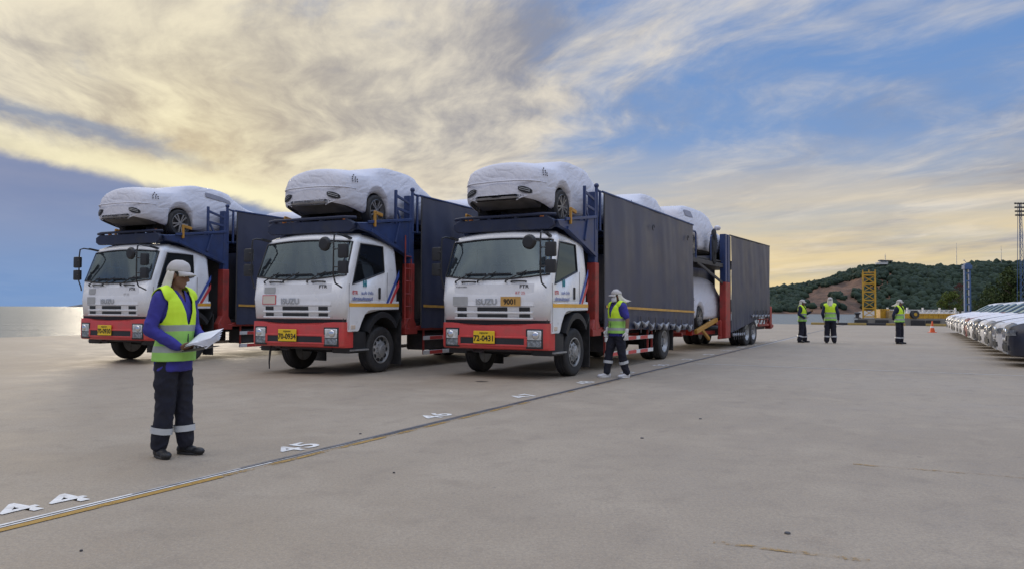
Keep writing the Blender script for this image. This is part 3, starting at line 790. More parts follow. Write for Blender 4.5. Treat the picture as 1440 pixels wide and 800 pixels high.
        MB().box(s0, s1, 0.245, 1.93, 1.355, 1.425).build('reflective_stripe', M_OSTR, fen)
        for dy in (0.0, 0.12):
            q0, q1 = (s0+sgn*0.001, s1+sgn*0.002)
            MB().prism([(1.46+dy, 1.43), (1.54+dy, 1.43), (1.925, 2.0-dy*1.75), (1.925, 2.13-dy*1.75)], 'x', min(q0, q1), max(q0, q1)).build('door_stripe', M_INKB if dy == 0 else M_INKR, cab)
        # black arch flare
        arch = []
        for k_ in range(13):
            a = radians(150-k_*9.2); arch.append((1.379-0.62*cos(pi-a)*1.0, 0.475+0.74*sin(a)))
        inner = [(y, z-0.0) for y, z in ((1.379+0.56*cos(radians(150-k_*9.2)), 0.475+0.665*sin(radians(150-k_*9.2))) for k_ in range(13))]
        outer = [(1.379+0.64*cos(radians(150-k_*9.2)), 0.475+0.775*sin(radians(150-k_*9.2))) for k_ in range(13)]
        outer += [(1.98, 1.24)]; inner += [(1.98, 1.13)]
        b = MB(); X0, X1 = (0.80*sgn, 1.21*sgn)
        b.grid([[(X1, y, z) for y, z in outer], [(X1, y, z) for y, z in inner], [(X0, y, z) for y, z in inner], [(X0, y, z+0.05) for y, z in outer], [(X1, y, z) for y, z in outer]])
        b.build('wheel_arch', M_BLACK, T, smooth=50)
        b = MB(); b.box(min(X0*1.05, X1*0.985), max(X0*1.05, X1*0.985), 2.02, 2.05, 0.13, 1.16); b.build('mudflap', M_RUB, T, bevel=0.006)
        b = MB(); b.box(min(0.72*sgn, 1.15*sgn), max(0.72*sgn, 1.15*sgn), 0.32, 0.86, 0.44, 0.86); st = b.build('step_box', M_BLACK, T, bevel=0.03, seg=2)
        b = MB(); b.bar((1.17*sgn, 0.34, 0.50), (1.17*sgn, 0.90, 0.50), 0.05, 0.03); b.build('step_tread', M_STEEL, st)
        b = MB(); b.box(min(1.2005*sgn, 1.215*sgn), max(1.2005*sgn, 1.215*sgn), 0.30, 0.43, 0.925, 1.0); b.build('turn_signal', M_AMB, fen, bevel=0.006)
        b = MB(); b.box(min(1.195*sgn, 1.222*sgn), max(1.195*sgn, 1.222*sgn), 1.19, 1.255, 1.51, 1.75); b.build('door_handle', M_BLACK, cab, bevel=0.01)
        # door seams
        b = MB(); x = 1.1985*sgn
        for (y0, z0), (y1, z1) in (((0.245, 0.90), (0.245, 1.80)), ((1.50, 1.48), (1.50, 2.06)), ((0.30, 1.475), (0.95, 1.475))):
            b.bar((x, y0, z0), (x, y1, z1), 0.008, 0.008, up=(1, 0, 0))
        b.build('door_seam', M_INKG, cab)
        # mirrors on their bow
        my = 0.0 if sgn > 0 else 0.22
        b = MB()
        b.tube([(1.02*sgn, 0.56, 2.70), (1.06*sgn, 0.30, 2.72), (1.13*sgn, -0.08+my, 2.74), (1.15*sgn, -0.16+my, 2.71), (1.15*sgn, -0.18+my, 2.55), (1.15*sgn, -0.18+my, 1.95), (1.15*sgn, -0.12+my, 1.80), (1.13*sgn, 0.10, 1.72)], 0.016, 7)
        b.tube([(1.15*sgn, -0.18+my, 2.44), (1.33*sgn, -0.13+my, 2.44)], 0.013, 6); b.tube([(1.15*sgn, -0.18+my, 2.10), (1.33*sgn, -0.13+my, 2.10)], 0.013, 6)
        b.bar((1.02*sgn, 0.60, 2.68), (1.075*sgn, 0.24, 2.735), 0.06, 0.04)
        b.build('mirror_bow', M_BLACK, T)
        for z0, z1 in ((2.27, 2.54), (1.97, 2.22)):
            c = ((1.33 if sgn > 0 else 1.30)*sgn, -0.11+my, (z0+z1)/2)
            b = MB(); b.box(c[0]-0.105, c[0]+0.105, c[1]-0.05, c[1]+0.04, z0, z1)
            mi = b.build('mirror', M_BLACK, T, bevel=0.03, seg=2)
            MB().box(c[0]-0.09, c[0]+0.09, c[1]+0.041, c[1]+0.045, z0+0.015, z1-0.015).build('mirror_glass', M_CHROME, mi)
    # round blind-spot mirror, picture's right side only
    b = MB(); b.lathe([(0.02, -0.05), (0.10, -0.045), (0.135, -0.015), (0.14, 0.02), (0.12, 0.03)], (0.90, -0.14, 2.55), 'y', 20); b.tube([(0.90, -0.12, 2.55), (1.15, -0.17, 2.56)], 0.012, 6)
    b.build('round_mirror', M_BLACK, T)
    # ---- chassis
    b = MB()
    for x in (-0.43, 0.43): b.box(x-0.05, x+0.05, 0.5, 10.1, 0.70, 0.95)
    for y in (0.6, 2.4, 4.0, 5.6, 6.6, 8.3, 9.9): b.box(-0.43, 0.43, y-0.06, y+0.06, 0.72, 0.92)
    b.build('chassis_frame', M_DARK, T)
    b = MB(); b.box(-0.5, 0.5, 0.9, 1.8, 0.55, 1.2); b.build('engine', M_DARK, T, bevel=0.03)
    b = MB(); b.box(-0.75, 0.75, 0.30, 0.75, 0.50, 0.62); b.build('underrun_beam', M_DARK, T, bevel=0.015)
    b = MB(); b.tube([(-1.0, 1.379, 0.45), (1.0, 1.379, 0.45)], 0.07, 8); b.build('axle', M_DARK, T)
    b = MB(); b.tube([(-1.0, 7.2, 0.47), (1.0, 7.2, 0.47)], 0.10, 8); b.lathe([(0.05, -0.2), (0.24, -0.1), (0.26, 0.0), (0.24, 0.1), (0.05, 0.2)], (0, 7.2, 0.48), 'x', 14); b.build('axle', M_DARK, T)
    b = MB(); b.tube([(-0.55, 0.30, 0.58), (-0.50, 0.22, 0.50), (-0.30, 0.20, 0.49), (-0.25, 0.30, 0.56)], 0.02, 6); b.build('tow_hook', M_DARK, T)
    for sgn in (-1, 1):
        put_wheel(T, 1.02*sgn, 1.379, WF, side=sgn); put_wheel(T, 1.06*sgn, 7.2, WR, side=sgn)
        put_wheel(T, 0.74*sgn, 7.2, WR, side=sgn)
        # ---- carrier posts: red foot, blue head
        for y0, y1, x0, x1 in ((2.33, 2.53, 1.00, 1.20), (9.86, 10.0, 1.06, 1.20)):
            b = MB(); b.box(min(x0*sgn, x1*sgn), max(x0*sgn, x1*sgn), y0, y1, 0.86, 2.30); b.build('post_foot', M_REDF, T, bevel=0.012)
            b = MB(); b.box(min(x0*sgn, x1*sgn)+0.015, max(x0*sgn, x1*sgn)-0.015, y0+0.015, y1-0.015, 2.30, 3.80); po = b.build('post', M_BLUE, T, bevel=0.01)
        b = MB(); b.tube([(1.17*sgn, 2.46, 3.0), (1.17*sgn, 2.46, 3.93)], 0.035, 10); b.tube([(1.17*sgn, 2.66, 3.0), (1.17*sgn, 2.66, 3.86)], 0.03, 8); b.ico((1.17*sgn, 2.46, 3.94), 0.055, 2); b.tube([(1.17*sgn, 2.46, 3.86), (1.17*sgn, 2.70, 3.83)], 0.025, 8)
        b.build('stanchion', M_BLUE, T, smooth=50)
        # outrigger foot behind the cab
        b = MB(); b.box(min(0.55*sgn, 1.20*sgn), max(0.55*sgn, 1.20*sgn), 2.20, 2.66, 0.76, 0.90); b.prism([(2.2, 0.90), (2.33, 1.12), (2.53, 1.12), (2.66, 0.90)], 'x', min(1.02*sgn, 1.19*sgn), max(1.02*sgn, 1.19*sgn))
        b.build('post_base', M_REDF, T, bevel=0.01)
        # side member of the upper deck with gusset
        X0, X1 = min(1.06*sgn, 1.17*sgn), max(1.06*sgn, 1.17*sgn)
        b = MB(); b.prism([(0.50, 3.02), (0.62, 2.90), (1.0, 2.86), (2.36, 2.42), (2.42, 2.42), (2.42, 3.30), (1.70, 3.12), (0.9, 3.06)], 'x', X0, X1); sm = b.build('deck_side_plate', M_BLUE, T, bevel=0.012)
        b = MB(); b.bar((1.185*sgn, 0.95, 2.90), (1.185*sgn, 2.40, 2.45), 0.04, 0.07); b.bar((1.185*sgn, 0.85, 3.06), (1.185*sgn, 2.42, 3.27), 0.04, 0.06); b.bar((1.185*sgn, 1.80, 2.72), (1.185*sgn, 1.95, 3.16), 0.04, 0.05); b.build('plate_flange', M_BLUE, sm, bevel=0.006)
        b = MB(); b.bar((1.16*sgn, 1.84, 3.12), (1.16*sgn, 1.84, 3.85), 0.05, 0.06); b.bar((1.16*sgn, 1.84, 3.74), (1.16*sgn, 2.46, 3.60), 0.03, 0.06); b.bar((1.16*sgn, 1.84, 3.47), (1.16*sgn, 2.46, 3.40), 0.03, 0.06); b.bar((1.16*sgn, 1.88, 3.45), (1.16*sgn, 2.08, 3.14), 0.03, 0.05)
        b.build('deck_rail', M_BLUE, T, bevel=0.006)
        b = MB(); b.bar((1.20*sgn, 1.05, 2.98), (1.20*sgn, 1.05, 3.30), 0.05, 0.05); b.bar((1.20*sgn, 1.03, 3.28), (1.20*sgn, 1.30, 3.24), 0.05, 0.07); b.build('wheel_stop', M_YEL, T, bevel=0.008)
        # curtain
        cm = CURT if sgn > 0 else CURT
        o = link('curtain', cm, T, (1.215*sgn, 0, 0)); o.scale.x = sgn
        side_strip(2.80, 9.95, 1.355, 1.225, 0.055, M_TAPE, 1.262, 'curtain_tape', o, 1)
        for ch in o.children: ch.location.x = -1.215
        b = MB(); b.tube([(1.21*sgn, 2.70, 3.84), (1.21*sgn, 10.0, 3.84)], 0.026, 8); b.build('curtain_rail', M_BLUE, T)
        b = MB(); b.tube([(1.235*sgn, 2.74, 0.95), (1.235*sgn, 2.74, 3.82)], 0.018, 6); b.build('curtain_pole', M_DARK, T)
        for y in (6.0, 9.2): MB().tube([(1.275*sgn, y+0.07*cos(a), 3.38+0.07*sin(a)) for a in [2*pi*k_/12 for k_ in range(10)]], 0.012, 5).build('curtain_ring', M_BLACK, T)
        # lashing bundles under the curtain's hem
        for k_ in range(9):
            y = 4.75+0.58*k_+0.05*sin(k_*2.7); z = 1.03-0.02*k_+0.025*sin(k_*1.9); dr = 0.11+0.035*sin(k_*3.3)
            b = MB(); pts = [(1.27*sgn+0.02*sgn*sin(j*1.2), y+(0.40+0.08*sin(k_*2.1))*(j/6-0.5), z-dr*sin(pi*j/6)+0.02*noise.noise(Vector((k_*3.0, j*0.6, 1)))) for j in range(7)]
            b.tube(pts, [0.02, 0.04, 0.055, 0.06, 0.055, 0.04, 0.02], 7); b.build('tie_loop', M_TIE, T)
            b = MB(); b.bar((1.275*sgn, y+0.29, 1.16-0.02*k_), (1.27*sgn, y+0.29, 0.76), 0.012, 0.05, up=(0, 1, 0)); b.build('tie_strap', M_DARK, T)
        # side guard
        b = MB(); b.bar((1.17*sgn, 2.95, 0.66), (1.17*sgn, 6.25, 0.64), 0.03, 0.09); b.bar((1.17*sgn, 2.95, 0.33), (1.17*sgn, 6.25, 0.31), 0.03, 0.09)
        sg = b.build('side_guard', M_WPLA, T, bevel=0.006)
        for y0 in (3.2, 4.4, 5.25):
            for z in (0.66-(y0-2.95)*0.006, 0.33-(y0-2.95)*0.006): MB().box(min(1.1865*sgn, 1.190*sgn), max(1.1865*sgn, 1.190*sgn), y0, y0+0.55, z-0.04, z+0.04).build('red_reflector', M_RED, sg)
        for y in (2.98, 4.2, 5.9, 6.22): MB().bar((1.15*sgn, y, 0.29), (1.15*sgn, y, 0.86), 0.03, 0.04).build('guard_hanger', M_REDF, sg)
        # lower sill of the body
        b = MB(); b.box(min(1.08*sgn, 1.19*sgn), max(1.08*sgn, 1.19*sgn), 2.54, 9.98, 0.84, 0.94); b.build('body_sill', M_REDF, T, bevel=0.01)
        b = MB(); b.box(min(0.9*sgn, 1.16*sgn), max(0.9*sgn, 1.16*sgn), 8.05, 8.09, 0.20, 0.80); b.build('mudflap', M_RUB, T)
        b = MB(); b.box(min(0.6*sgn, 1.1*sgn), max(0.6*sgn, 1.1*sgn), 3.1, 4.2, 0.38, 0.78); b.build('tool_box', M_DARK, T, bevel=0.03)
    # ---- ladder on the post of the middle lorry (picture's right side)
    b = MB(); b.tube([(1.22, 2.13, 0.99), (1.22, 2.13, 2.9)], 0.016, 6); b.tube([(1.22, 2.36, 0.99), (1.22, 2.36, 2.4)], 0.014, 6)
    for k_ in range(6): b.tube([(1.22, 2.13, 1.1+0.27*k_), (1.22, 2.36, 1.1+0.27*k_)], 0.012, 6)
    b.build('ladder', M_REDF, T)
    # ---- upper deck: nose over the cab, wheel tracks, cross members
    b = MB()
    for sgn in (-1, 1):
        b.box(min(0.42*sgn, 1.06*sgn), max(0.42*sgn, 1.06*sgn), 0.55, 9.9, 2.99, 3.04)
    for y in [0.7+0.62*k_ for k_ in range(15)]: b.box(-1.05, 1.05, y-0.05, y+0.05, 2.90, 2.985)
    dk = b.build('upper_deck', M_BLUE, T, bevel=0.008)
    b = MB(); b.prism([(-1.12, 2.90), (-1.02, 2.84), (1.02, 2.84), (1.12, 2.90), (1.12, 3.02), (1.0, 3.08), (-1.0, 3.08), (-1.12, 3.02)], 'y', 0.44, 0.56)
    b.tube([(-1.14, 0.52, 3.12), (-0.9, 0.44, 3.13), (0.9, 0.44, 3.13), (1.14, 0.52, 3.12)], 0.035, 8)
    for x in (-0.95, -0.3, 0.3, 0.95): b.box(x-0.04, x+0.04, 0.44, 0.54, 3.05, 3.14)
    b.build('deck_nose', M_NOSE, T, bevel=0.012)
    for x in (-0.80, 0.80):
        b = MB(); b.box(x-0.04, x+0.04, 0.56, 0.62, 3.04, 3.18); b.build('marker_lamp', pm('amber_marker', (0.62, 0.20, 0.05), 0.4), T, bevel=0.01)
    b = MB(); b.box(-1.1, 1.1, 2.5, 9.95, 0.95, 1.02); b.build('lower_deck', M_DARK, T)
    b = MB(); b.box(-1.0, 1.0, 2.42, 2.47, 0.95, 2.9); b.build('headboard', M_DARK, T)
    b = MB(); b.box(-0.85, 0.85, 10.02, 10.14, 0.50, 0.62); b.box(-1.1, 1.1, 9.98, 10.06, 0.80, 0.98); b.build('rear_bar', M_REDF, T, bevel=0.01)
    for x in (-1.05, 1.05): MB().box(x-0.1, x+0.1, 10.07, 10.10, 0.55, 0.78).build('tail_light', pm('tail_lamp_red', (0.5, 0.04, 0.03), 0.2), T, bevel=0.006)
    return T
M_TIE = pm('lashing_sheet', (0.24, 0.25, 0.28), 0.35, var=0.5, scale=7, dirt=((0.55, 0.56, 0.58), 0.8, 5.0))
CURT = curtain_mesh(2.76, 9.98, 0.90, 0.72, 3.83, 2.0)
POS = [(-0.412, 14.501, 0.497), (-4.35, 15.099, 0.456), (-9.491, 17.903, 0.444)]
LG = 'white-cabbed car carrier lorries in a row'
lorry = make_lorry()
lorries = [lorry, copy_tree(lorry), copy_tree(lorry)]
for _o in (lorries[0], lorries[2]):
    for _c in list(_o.children):
        if _c.name.startswith('ladder'): bpy.data.objects.remove(_c)
LAB = ['white-cabbed car carrier lorry with orange number plate above its grille, nearest of the row', 'white-cabbed car carrier lorry with framed cream sticker on its front, middle of the row', 'white-cabbed car carrier lorry farthest left, behind the worker with papers']
for o, (x, y, a), lb in zip(lorries, POS, LAB):
    o.location = (x, y, 0); o.rotation_euler.z = -a; tag(o, lb, 'lorry', LG)
def child(o, name): return [c for c in o.children if c.name.split('.')[0] == name][0]
for i, o in enumerate(lorries):
    num = ('72-0431', '70-0934', '70-0930')[i]
    b = MB(); x0 = -0.14; b.box(x0-0.235, x0+0.235, -0.004, 0.012, 0.665, 0.905); npl = b.build('number_plate', M_PLATE, o, bevel=0.006)
    link('lettering', text_mesh(num, 0.150, M_INK, lambda u, v: (x0+u, -0.0085, 0.715+v), bold=0.004, align='CENTER', sx=0.92), npl)
    link('lettering', text_mesh('กรุงเทพ', 0.05, M_INK, lambda u, v: (x0+u, -0.0085, 0.850+v), bold=0.001, align='CENTER', sx=1.2), npl)
    pan = child(o, 'front_panel'); cab = child(o, 'cab')
    ftext('FTR', 0.085, 0.58, 1.715, M_INK, pan, off=0.0165, bold=0.002, sx=1.35)
    if i == 0:
        ftext('FORWARD', 0.040, -0.84, 1.73, M_INK, pan, off=0.0165, sx=1.3); front_patch(MB(), -0.90, -0.55, 1.39, 1.56, 0.0165, 0.003).build('sticker', M_STK, pan)
        ftext('RT 25', 0.075, 0.50, 1.60, M_INKR, pan, off=0.0165, sx=1.1)
        op = front_patch(MB(), 0.20, 0.62, 1.375, 1.555, 0.026, 0.006).build('fleet_plate', M_OPLATE, o)
        ftext('9001', 0.145, 0.265, 1.41, M_INK, op, off=0.0285, bold=0.003, sx=0.95)
    elif i == 1:
        front_patch(MB(), -0.84, -0.54, 1.62, 1.74, 0.0165, 0.003).build('sticker', M_STK, pan)
        front_patch(MB(), -0.88, -0.50, 1.395, 1.585, 0.0165, 0.003).build('sticker_border', M_INKR, pan); front_patch(MB(), -0.86, -0.52, 1.41, 1.57, 0.0185, 0.003).build('sticker', M_STKW, pan)
    else:
        front_patch(MB(), -0.84, -0.60, 1.63, 1.76, 0.0165, 0.003).build('sticker', M_STK, pan); front_patch(MB(), -0.88, -0.58, 1.395, 1.565, 0.0165, 0.003).build('sticker', M_STK, pan)
        ftext('RT 25', 0.07, 0.42, 1.60, M_INKG, pan, off=0.0165)
    # door lettering and company mark
    for dy in (-0.035, 0.035):
        b = MB(); b.prism([(0.74+dy-0.022, 1.75), (0.74+dy+0.022, 1.75), (0.74+dy+0.022, 1.85), (0.74+dy+0.01, 1.885), (0.74+dy-0.010, 1.885), (0.74+dy-0.022, 1.85)], 'x', 1.196, 1.2035); b.build('company_mark', M_INKT, cab)
    b = MB(); b.box(1.1965, 1.203, 0.70, 0.78, 1.795, 1.815); b.build('company_mark', M_INKT, cab)
    stext('ETR', 0.10, 0.34, 1.60, M_INKR, cab, bold=0.003); stext('ขนส่ง จำกัด', 0.085, 0.62, 1.60, M_INKB, cab, bold=0.001)
    stext('บริการขนส่งรถยนต์', 0.085, 0.34, 1.485, M_INKB, cab, bold=0.0015)
    if i != 1:
        b = MB(); b.tube([(1.165, 1.72+0.055*cos(a), 2.22+0.055*sin(a)) for a in [2*pi*k_/16 for k_ in range(16)]], 0.006, 5, True); b.build('round_emblem', M_INKB, cab)
    if i == 0: stext('1', 0.10, 1.695, 2.185, M_INKB, cab, x=1.168, bold=0.002)
# a loose strap hangs under the middle lorry's bumper
b = MB(); b.tube([(-0.80, 0.25, 0.56), (-0.79, 0.22, 0.40), (-0.80, 0.21, 0.22), (-0.79, 0.21, 0.08)], [0.02, 0.022, 0.016, 0.012], 6); b.build('hanging_strap', M_RUB, lorries[1])
# ================================================================== cars
def car_grid(top, half, bot, L, arches, gw=0.30, R=0.37, zc=0.335, nst=46, belt=0.92, wr=0.0, seed=0.0, taper=0.82, dome=False):
    ys = set(round(L*i/nst, 4) for i in range(nst+1))
    for a in arches: ys |= set(round(a+R*cos(pi*k_/12), 4) for k_ in range(13))
    for e in (0.02, 0.05, 0.09): ys |= {e, round(L-e, 4)}
    ys = sorted(ys); G = []
    for y in ys:
        zt, wd, zb = sinterp(top, y), sinterp(half, y), sinterp(bot, y)
        for a in arches:
            if abs(y-a) < R: zb = max(zb, zc+sqrt(R*R-(y-a)**2))
        bl = min(belt, zt-0.16); up = max(0.0, zt-bl-0.16)
        sec = [(wd*0.90, zb-0.0), (wd*0.965, zb+0.03), (wd*0.995, min(bl-0.05, zb+0.14)), (wd, min(bl-0.03, max(zb+0.16, 0.62))), (wd*0.985, min(bl-0.02, max(zb+0.18, 0.78))), (wd*0.95, bl)]
        wt = wd*0.95-up*gw*1.6
        wt = min(max(wt, wd*0.50), wd*0.80)
        sec += [(wd*0.95+(wt-wd*0.95)*0.35, bl+(zt-bl)*0.33), (wd*0.95+(wt-wd*0.95)*0.75, bl+(zt-bl)*0.66), (wt, bl+(zt-bl)*0.90), (wt*taper, bl+(zt-bl)*0.975), (wt*0.45, zt-0.004), (0, zt)]
        if dome:
            k_ = max(0.0, min(1.0, (zt-1.17)/0.14)); b2 = zt-0.26
            low = [(wd*0.95*cos(radians(a)), b2+(zt-b2)*sin(radians(a))) for a in (0, 18, 36, 54, 70, 81, 90)]
            bz = b2+(bl-b2)*k_
            sec = [(x, min(z, bz-0.02-0.012*(5-q))) if q >= 2 else (x, z) for q, (x, z) in enumerate(sec[:5])]+[(a[0]+(c[0]-a[0])*k_, a[1]+(c[1]-a[1])*k_) for a, c in zip(low, sec[5:])]
        G.append([(x, y, z) for x, z in sec])
    if wr:
        for r in G:
            for j, (x, y, z) in enumerate(r):
                n_ = noise.noise(Vector((x*2.6, y*1.7+z*1.2, z*2.2+seed)))*wr+noise.noise(Vector((x*6.2, y*5.0-z*4.0, z*5+seed)))*wr*0.45
                if x < 1e-6: r[j] = (0, y, z+n_*0.6)
                else: r[j] = (x*(1+n_*0.7), y, z+n_*0.6)
    return ys, G
def car_mesh(b, G, pick):
    """mirror the half grid; pick(i, j) says which quads to keep"""
    n = len(G[0])
    for sx_ in (1, -1):
        base = b.addv([(x*sx_, y, z) for r in G for x, y, z in r])
        for i in range(len(G)-1):
            for j in range(n-1):
                if pick(i, j): b.f.append((base+i*n+j, base+i*n+j+1, base+(i+1)*n+j+1, base+(i+1)*n+j))
def car_ends(b, G):
    for r in (G[0], G[-1]):
        m = [(x, y, z) for x, y, z in r]; full = m+[(-x, y, z) for x, y, z in reversed(m[:-1])]
        a = b.addv(full); b.f.append(tuple(range(a, a+len(full))))
def alloy(R=0.335, wd=0.22, col=None):
    h = wd/2
    ty = MB().lathe([(R*0.70, -h), (R*0.90, -h), (R*0.985, -h*0.75), (R, -h*0.4), (R, h*0.4), (R*0.985, h*0.75), (R*0.90, h), (R*0.70, h*0.95)], n=30, cap=False).mesh('wheel', M_RUB, smooth=40)
    b = MB(); b.lathe([(R*0.72, h*0.92), (R*0.69, h*0.97), (R*0.66, h*0.55), (R*0.62, h*0.3)], n=30, cap=False)
    for k_ in range(10):
        a = 2*pi*k_/10+(0.11 if k_ % 2 else -0.11); d = Vector((0, cos(a), sin(a)))
        b.bar(Vector((h*0.80, 0, 0))+d*0.03, Vector((h*0.84, 0, 0))+d*R*0.69, 0.030, 0.03, up=(1, 0, 0))
    b.lathe([(0.055, h*0.6), (0.055, h*0.88), (0.03, h*0.95)], n=14)
    rim = b.mesh('rim', M_RIMC, smooth=30)
    disc = MB().lathe([(R*0.64, h*0.25), (R*0.64, h*0.28), (0.01, h*0.3)], n=20).mesh('brake_disc', M_DARK)
    return ty, rim, disc
M_RIMC = pm('alloy_rim', (0.30, 0.30, 0.31), 0.3, 0.7, var=0.1)
AW = alloy()
def put_alloy(parent, x, y, side, R=0.335):
    o = link('wheel', AW[0], parent, (x, y, R)); o.rotation_euler.z = 0 if side > 0 else pi
    link('rim', AW[1], o); link('brake_disc', AW[2], o)
M_VENT = pm('cover_vent_mesh', (0.10, 0.10, 0.12), 0.7)
M_UNDER = pm('car_underbody', (0.16, 0.15, 0.145), 0.7, var=0.3)
# covered saloon: y = 0 at the tail
SED = dict(L=4.86, arches=(1.10, 4.02),
    top=[(0, 0.66), (0.03, 0.72), (0.06, 0.745), (0.085, 0.90), (0.13, 1.05), (0.22, 1.14), (0.45, 1.18), (0.85, 1.205), (1.35, 1.31), (1.8, 1.385), (2.3, 1.39), (2.8, 1.30), (3.6, 1.03), (4.1, 0.97), (4.65, 0.86), (4.80, 0.76), (4.86, 0.66)],
    half=[(0, 0.44), (0.02, 0.53), (0.05, 0.63), (0.10, 0.72), (0.2, 0.805), (0.35, 0.86), (0.6, 0.90), (1.1, 0.925), (3.9, 0.925), (4.4, 0.86), (4.75, 0.72), (4.86, 0.58)],
    bot=[(0, 0.44), (0.08, 0.39), (0.3, 0.34), (0.7, 0.25), (0.9, 0.21), (4.4, 0.21), (4.7, 0.26), (4.86, 0.34)])
SUV = dict(L=4.70, arches=(0.98, 3.84), belt=1.02,
    top=[(0, 0.66), (0.03, 0.76), (0.075, 0.80), (0.11, 1.10), (0.16, 1.28), (0.30, 1.48), (0.55, 1.60), (1.0, 1.66), (1.9, 1.69), (2.5, 1.64), (2.9, 1.48), (3.4, 1.16), (3.9, 1.08), (4.5, 0.96), (4.64, 0.84), (4.70, 0.70)],
    half=[(0, 0.48), (0.02, 0.58), (0.05, 0.68), (0.12, 0.78), (0.25, 0.86), (0.5, 0.91), (1.1, 0.935), (3.8, 0.935), (4.3, 0.87), (4.6, 0.74), (4.70, 0.60)],
    bot=[(0, 0.48), (0.08, 0.42), (0.5, 0.32), (0.8, 0.26), (4.3, 0.26), (4.55, 0.30), (4.70, 0.40)])
def covered_car(kind, seed):
    C = dict(kind); L = C.pop('L'); ar = C.pop('arches'); belt = C.pop('belt', 0.92)
    ys, G = car_grid(C['top'], C['half'], C['bot'], L, ar, nst=64, belt=belt, wr=0.016, seed=seed, dome=True)
    T = thing('covered_car', '', 'car')
    b = MB(); car_mesh(b, G, lambda i, j: True); car_ends(b, G)
    cov = b.build('cover', M_COVER, T, smooth=180, merge=True)
    # floor pan and inner arches close the underside
    b = MB(); b.prism([(0.10, 0.42), (0.6, 0.27), (0.72, 0.62), (1.52, 0.62), (1.6, 0.24), (3.55, 0.24), (3.62, 0.62), (4.40, 0.62), (4.45, 0.26), (L-0.1, 0.34), (L-0.12, 0.55), (0.08, 0.55)], 'x', -0.66, 0.66)
    b.build('underbody', M_UNDER, T)
    for y in ar:
        for sgn in (-1, 1): put_alloy(T, 0.80*sgn, y, sgn)
    # tail: rear valance, exhausts in their ovals, trim line
    def taily(x): return 0.0
    b = MB(); b.prism([(-0.50, 0.385), (0.50, 0.385), (0.40, 0.43), (0.12, 0.435), (0.09, 0.42), (-0.09, 0.42), (-0.12, 0.435), (-0.40, 0.43)], 'y', -0.016, 0.05); b.build('rear_valance', M_UNDER, T, bevel=0.006)
    for sgn in (-1, 1):
        def ty_(x): return interp(sorted((h_, y_) for y_, h_ in C['half'] if y_ < 1.0), x)
        n = 16; b = MB(); z0 = 0.545 if kind is SED else 0.60
        F = []
        for k_ in range(n):
            ca, sa_ = cos(2*pi*k_/n), sin(2*pi*k_/n); ca = max(-1, min(1, 1.15*ca)); x = 0.60+0.125*ca
            F.append((x*sgn, ty_(x/0.985)-0.022, z0+0.062*sa_-0.035*ca))
        b.addv(F+[(x, y+0.10, z) for x, y, z in F]); b.f.append(tuple(range(n)))
        for k_ in range(n): j = (k_+1) % n; b.f.append((k_, j, n+j, n+k_))
        ex = b.build('exhaust_opening', M_BLACK, T, smooth=40)
        for dz in (-0.012, 0.022):
            b = MB(); b.tube([(x*sgn, ty_(x/0.985)-0.026, z0+dz-0.035*(x-0.60)/0.125) for x in (0.50, 0.56, 0.62, 0.69)], 0.006, 5); b.build('exhaust_trim', M_STEEL, ex)
        # vent holes in the cover, a triangle of dots behind the tail lamp
        b = MB(); k_ = 0
        rows = ((1, 1.00), (2, 0.955), (3, 0.91), (3, 0.865))
        for cnt_, z in rows:
            if kind is SUV: z += 0.02
            for q in range(cnt_):
                y = 0.42+(q-(cnt_-1)/2)*0.065
                wd = sinterp(C['half'], y); x = wd*0.95 if z > 0.9 else wd*0.96
                best = min((g for r_, g in zip(ys, G) if True), key=lambda g: abs(g[0][1]-y)); 
                xs = [(p[2], p[0]) for p in best]; xx = interp(sorted(xs[:9]), z)
                b.lathe([(0.015, 0.0), (0.015, 0.010), (0.002, 0.012)], ((xx+0.006)*sgn-(0.0 if sgn > 0 else 0.012), y, z), 'x', 8)
        b.build('cover_vent', M_VENT, T)
        if kind is SUV: MB().ico((0.99*sgn, 3.12, 1.10), (0.12, 0.10, 0.085), 2, 0.2, 2).build('mirror_under_cover', M_COVER, T, smooth=180)
    # drawn hem of the cover along the top of the rear bumper
    zh = 0.735 if kind is SED else 0.80
    pts = []
    for k_ in range(31):
        x = -0.86+1.72*k_/30; best = None
        y = interp(sorted((h_, y_) for y_, h_ in C['half'] if y_ < 1.0), abs(x)/0.985) if abs(x) > 0.43 else 0.0
        pts.append((x, y-0.006, zh-0.02*(abs(x)/0.86)**2))
    MB().tube(pts, 0.017, 6).build('cover_hem', M_COVER, T, smooth=180)
    return T
def netting(T, kind, spans, sgn=1):
    """patch of thin netting let into the cover; spans: (y, z low, z high)"""
    C = dict(kind); ys, G = car_grid(C['top'], C['half'], C['bot'], C['L'], C['arches'], nst=64, belt=C.get('belt', 0.92), dome=True)
    P = []
    for y, zb, zt in spans:
        best = min(G, key=lambda g: abs(g[0][1]-y)); xs = sorted([(p[2], p[0]) for p in best[3:11]])
        P.append([((interp(xs, z)+0.018)*sgn, y, z) for z in (zb, (zb+zt)/2, zt)])
    MB().grid(P).build('window_netting', pm('window_netting', (0.24, 0.24, 0.29), 0.6), T, smooth=180)
sed = covered_car(SED, 3.0); suv = covered_car(SUV, 11.0)
used = {'sed': False, 'suv': False}
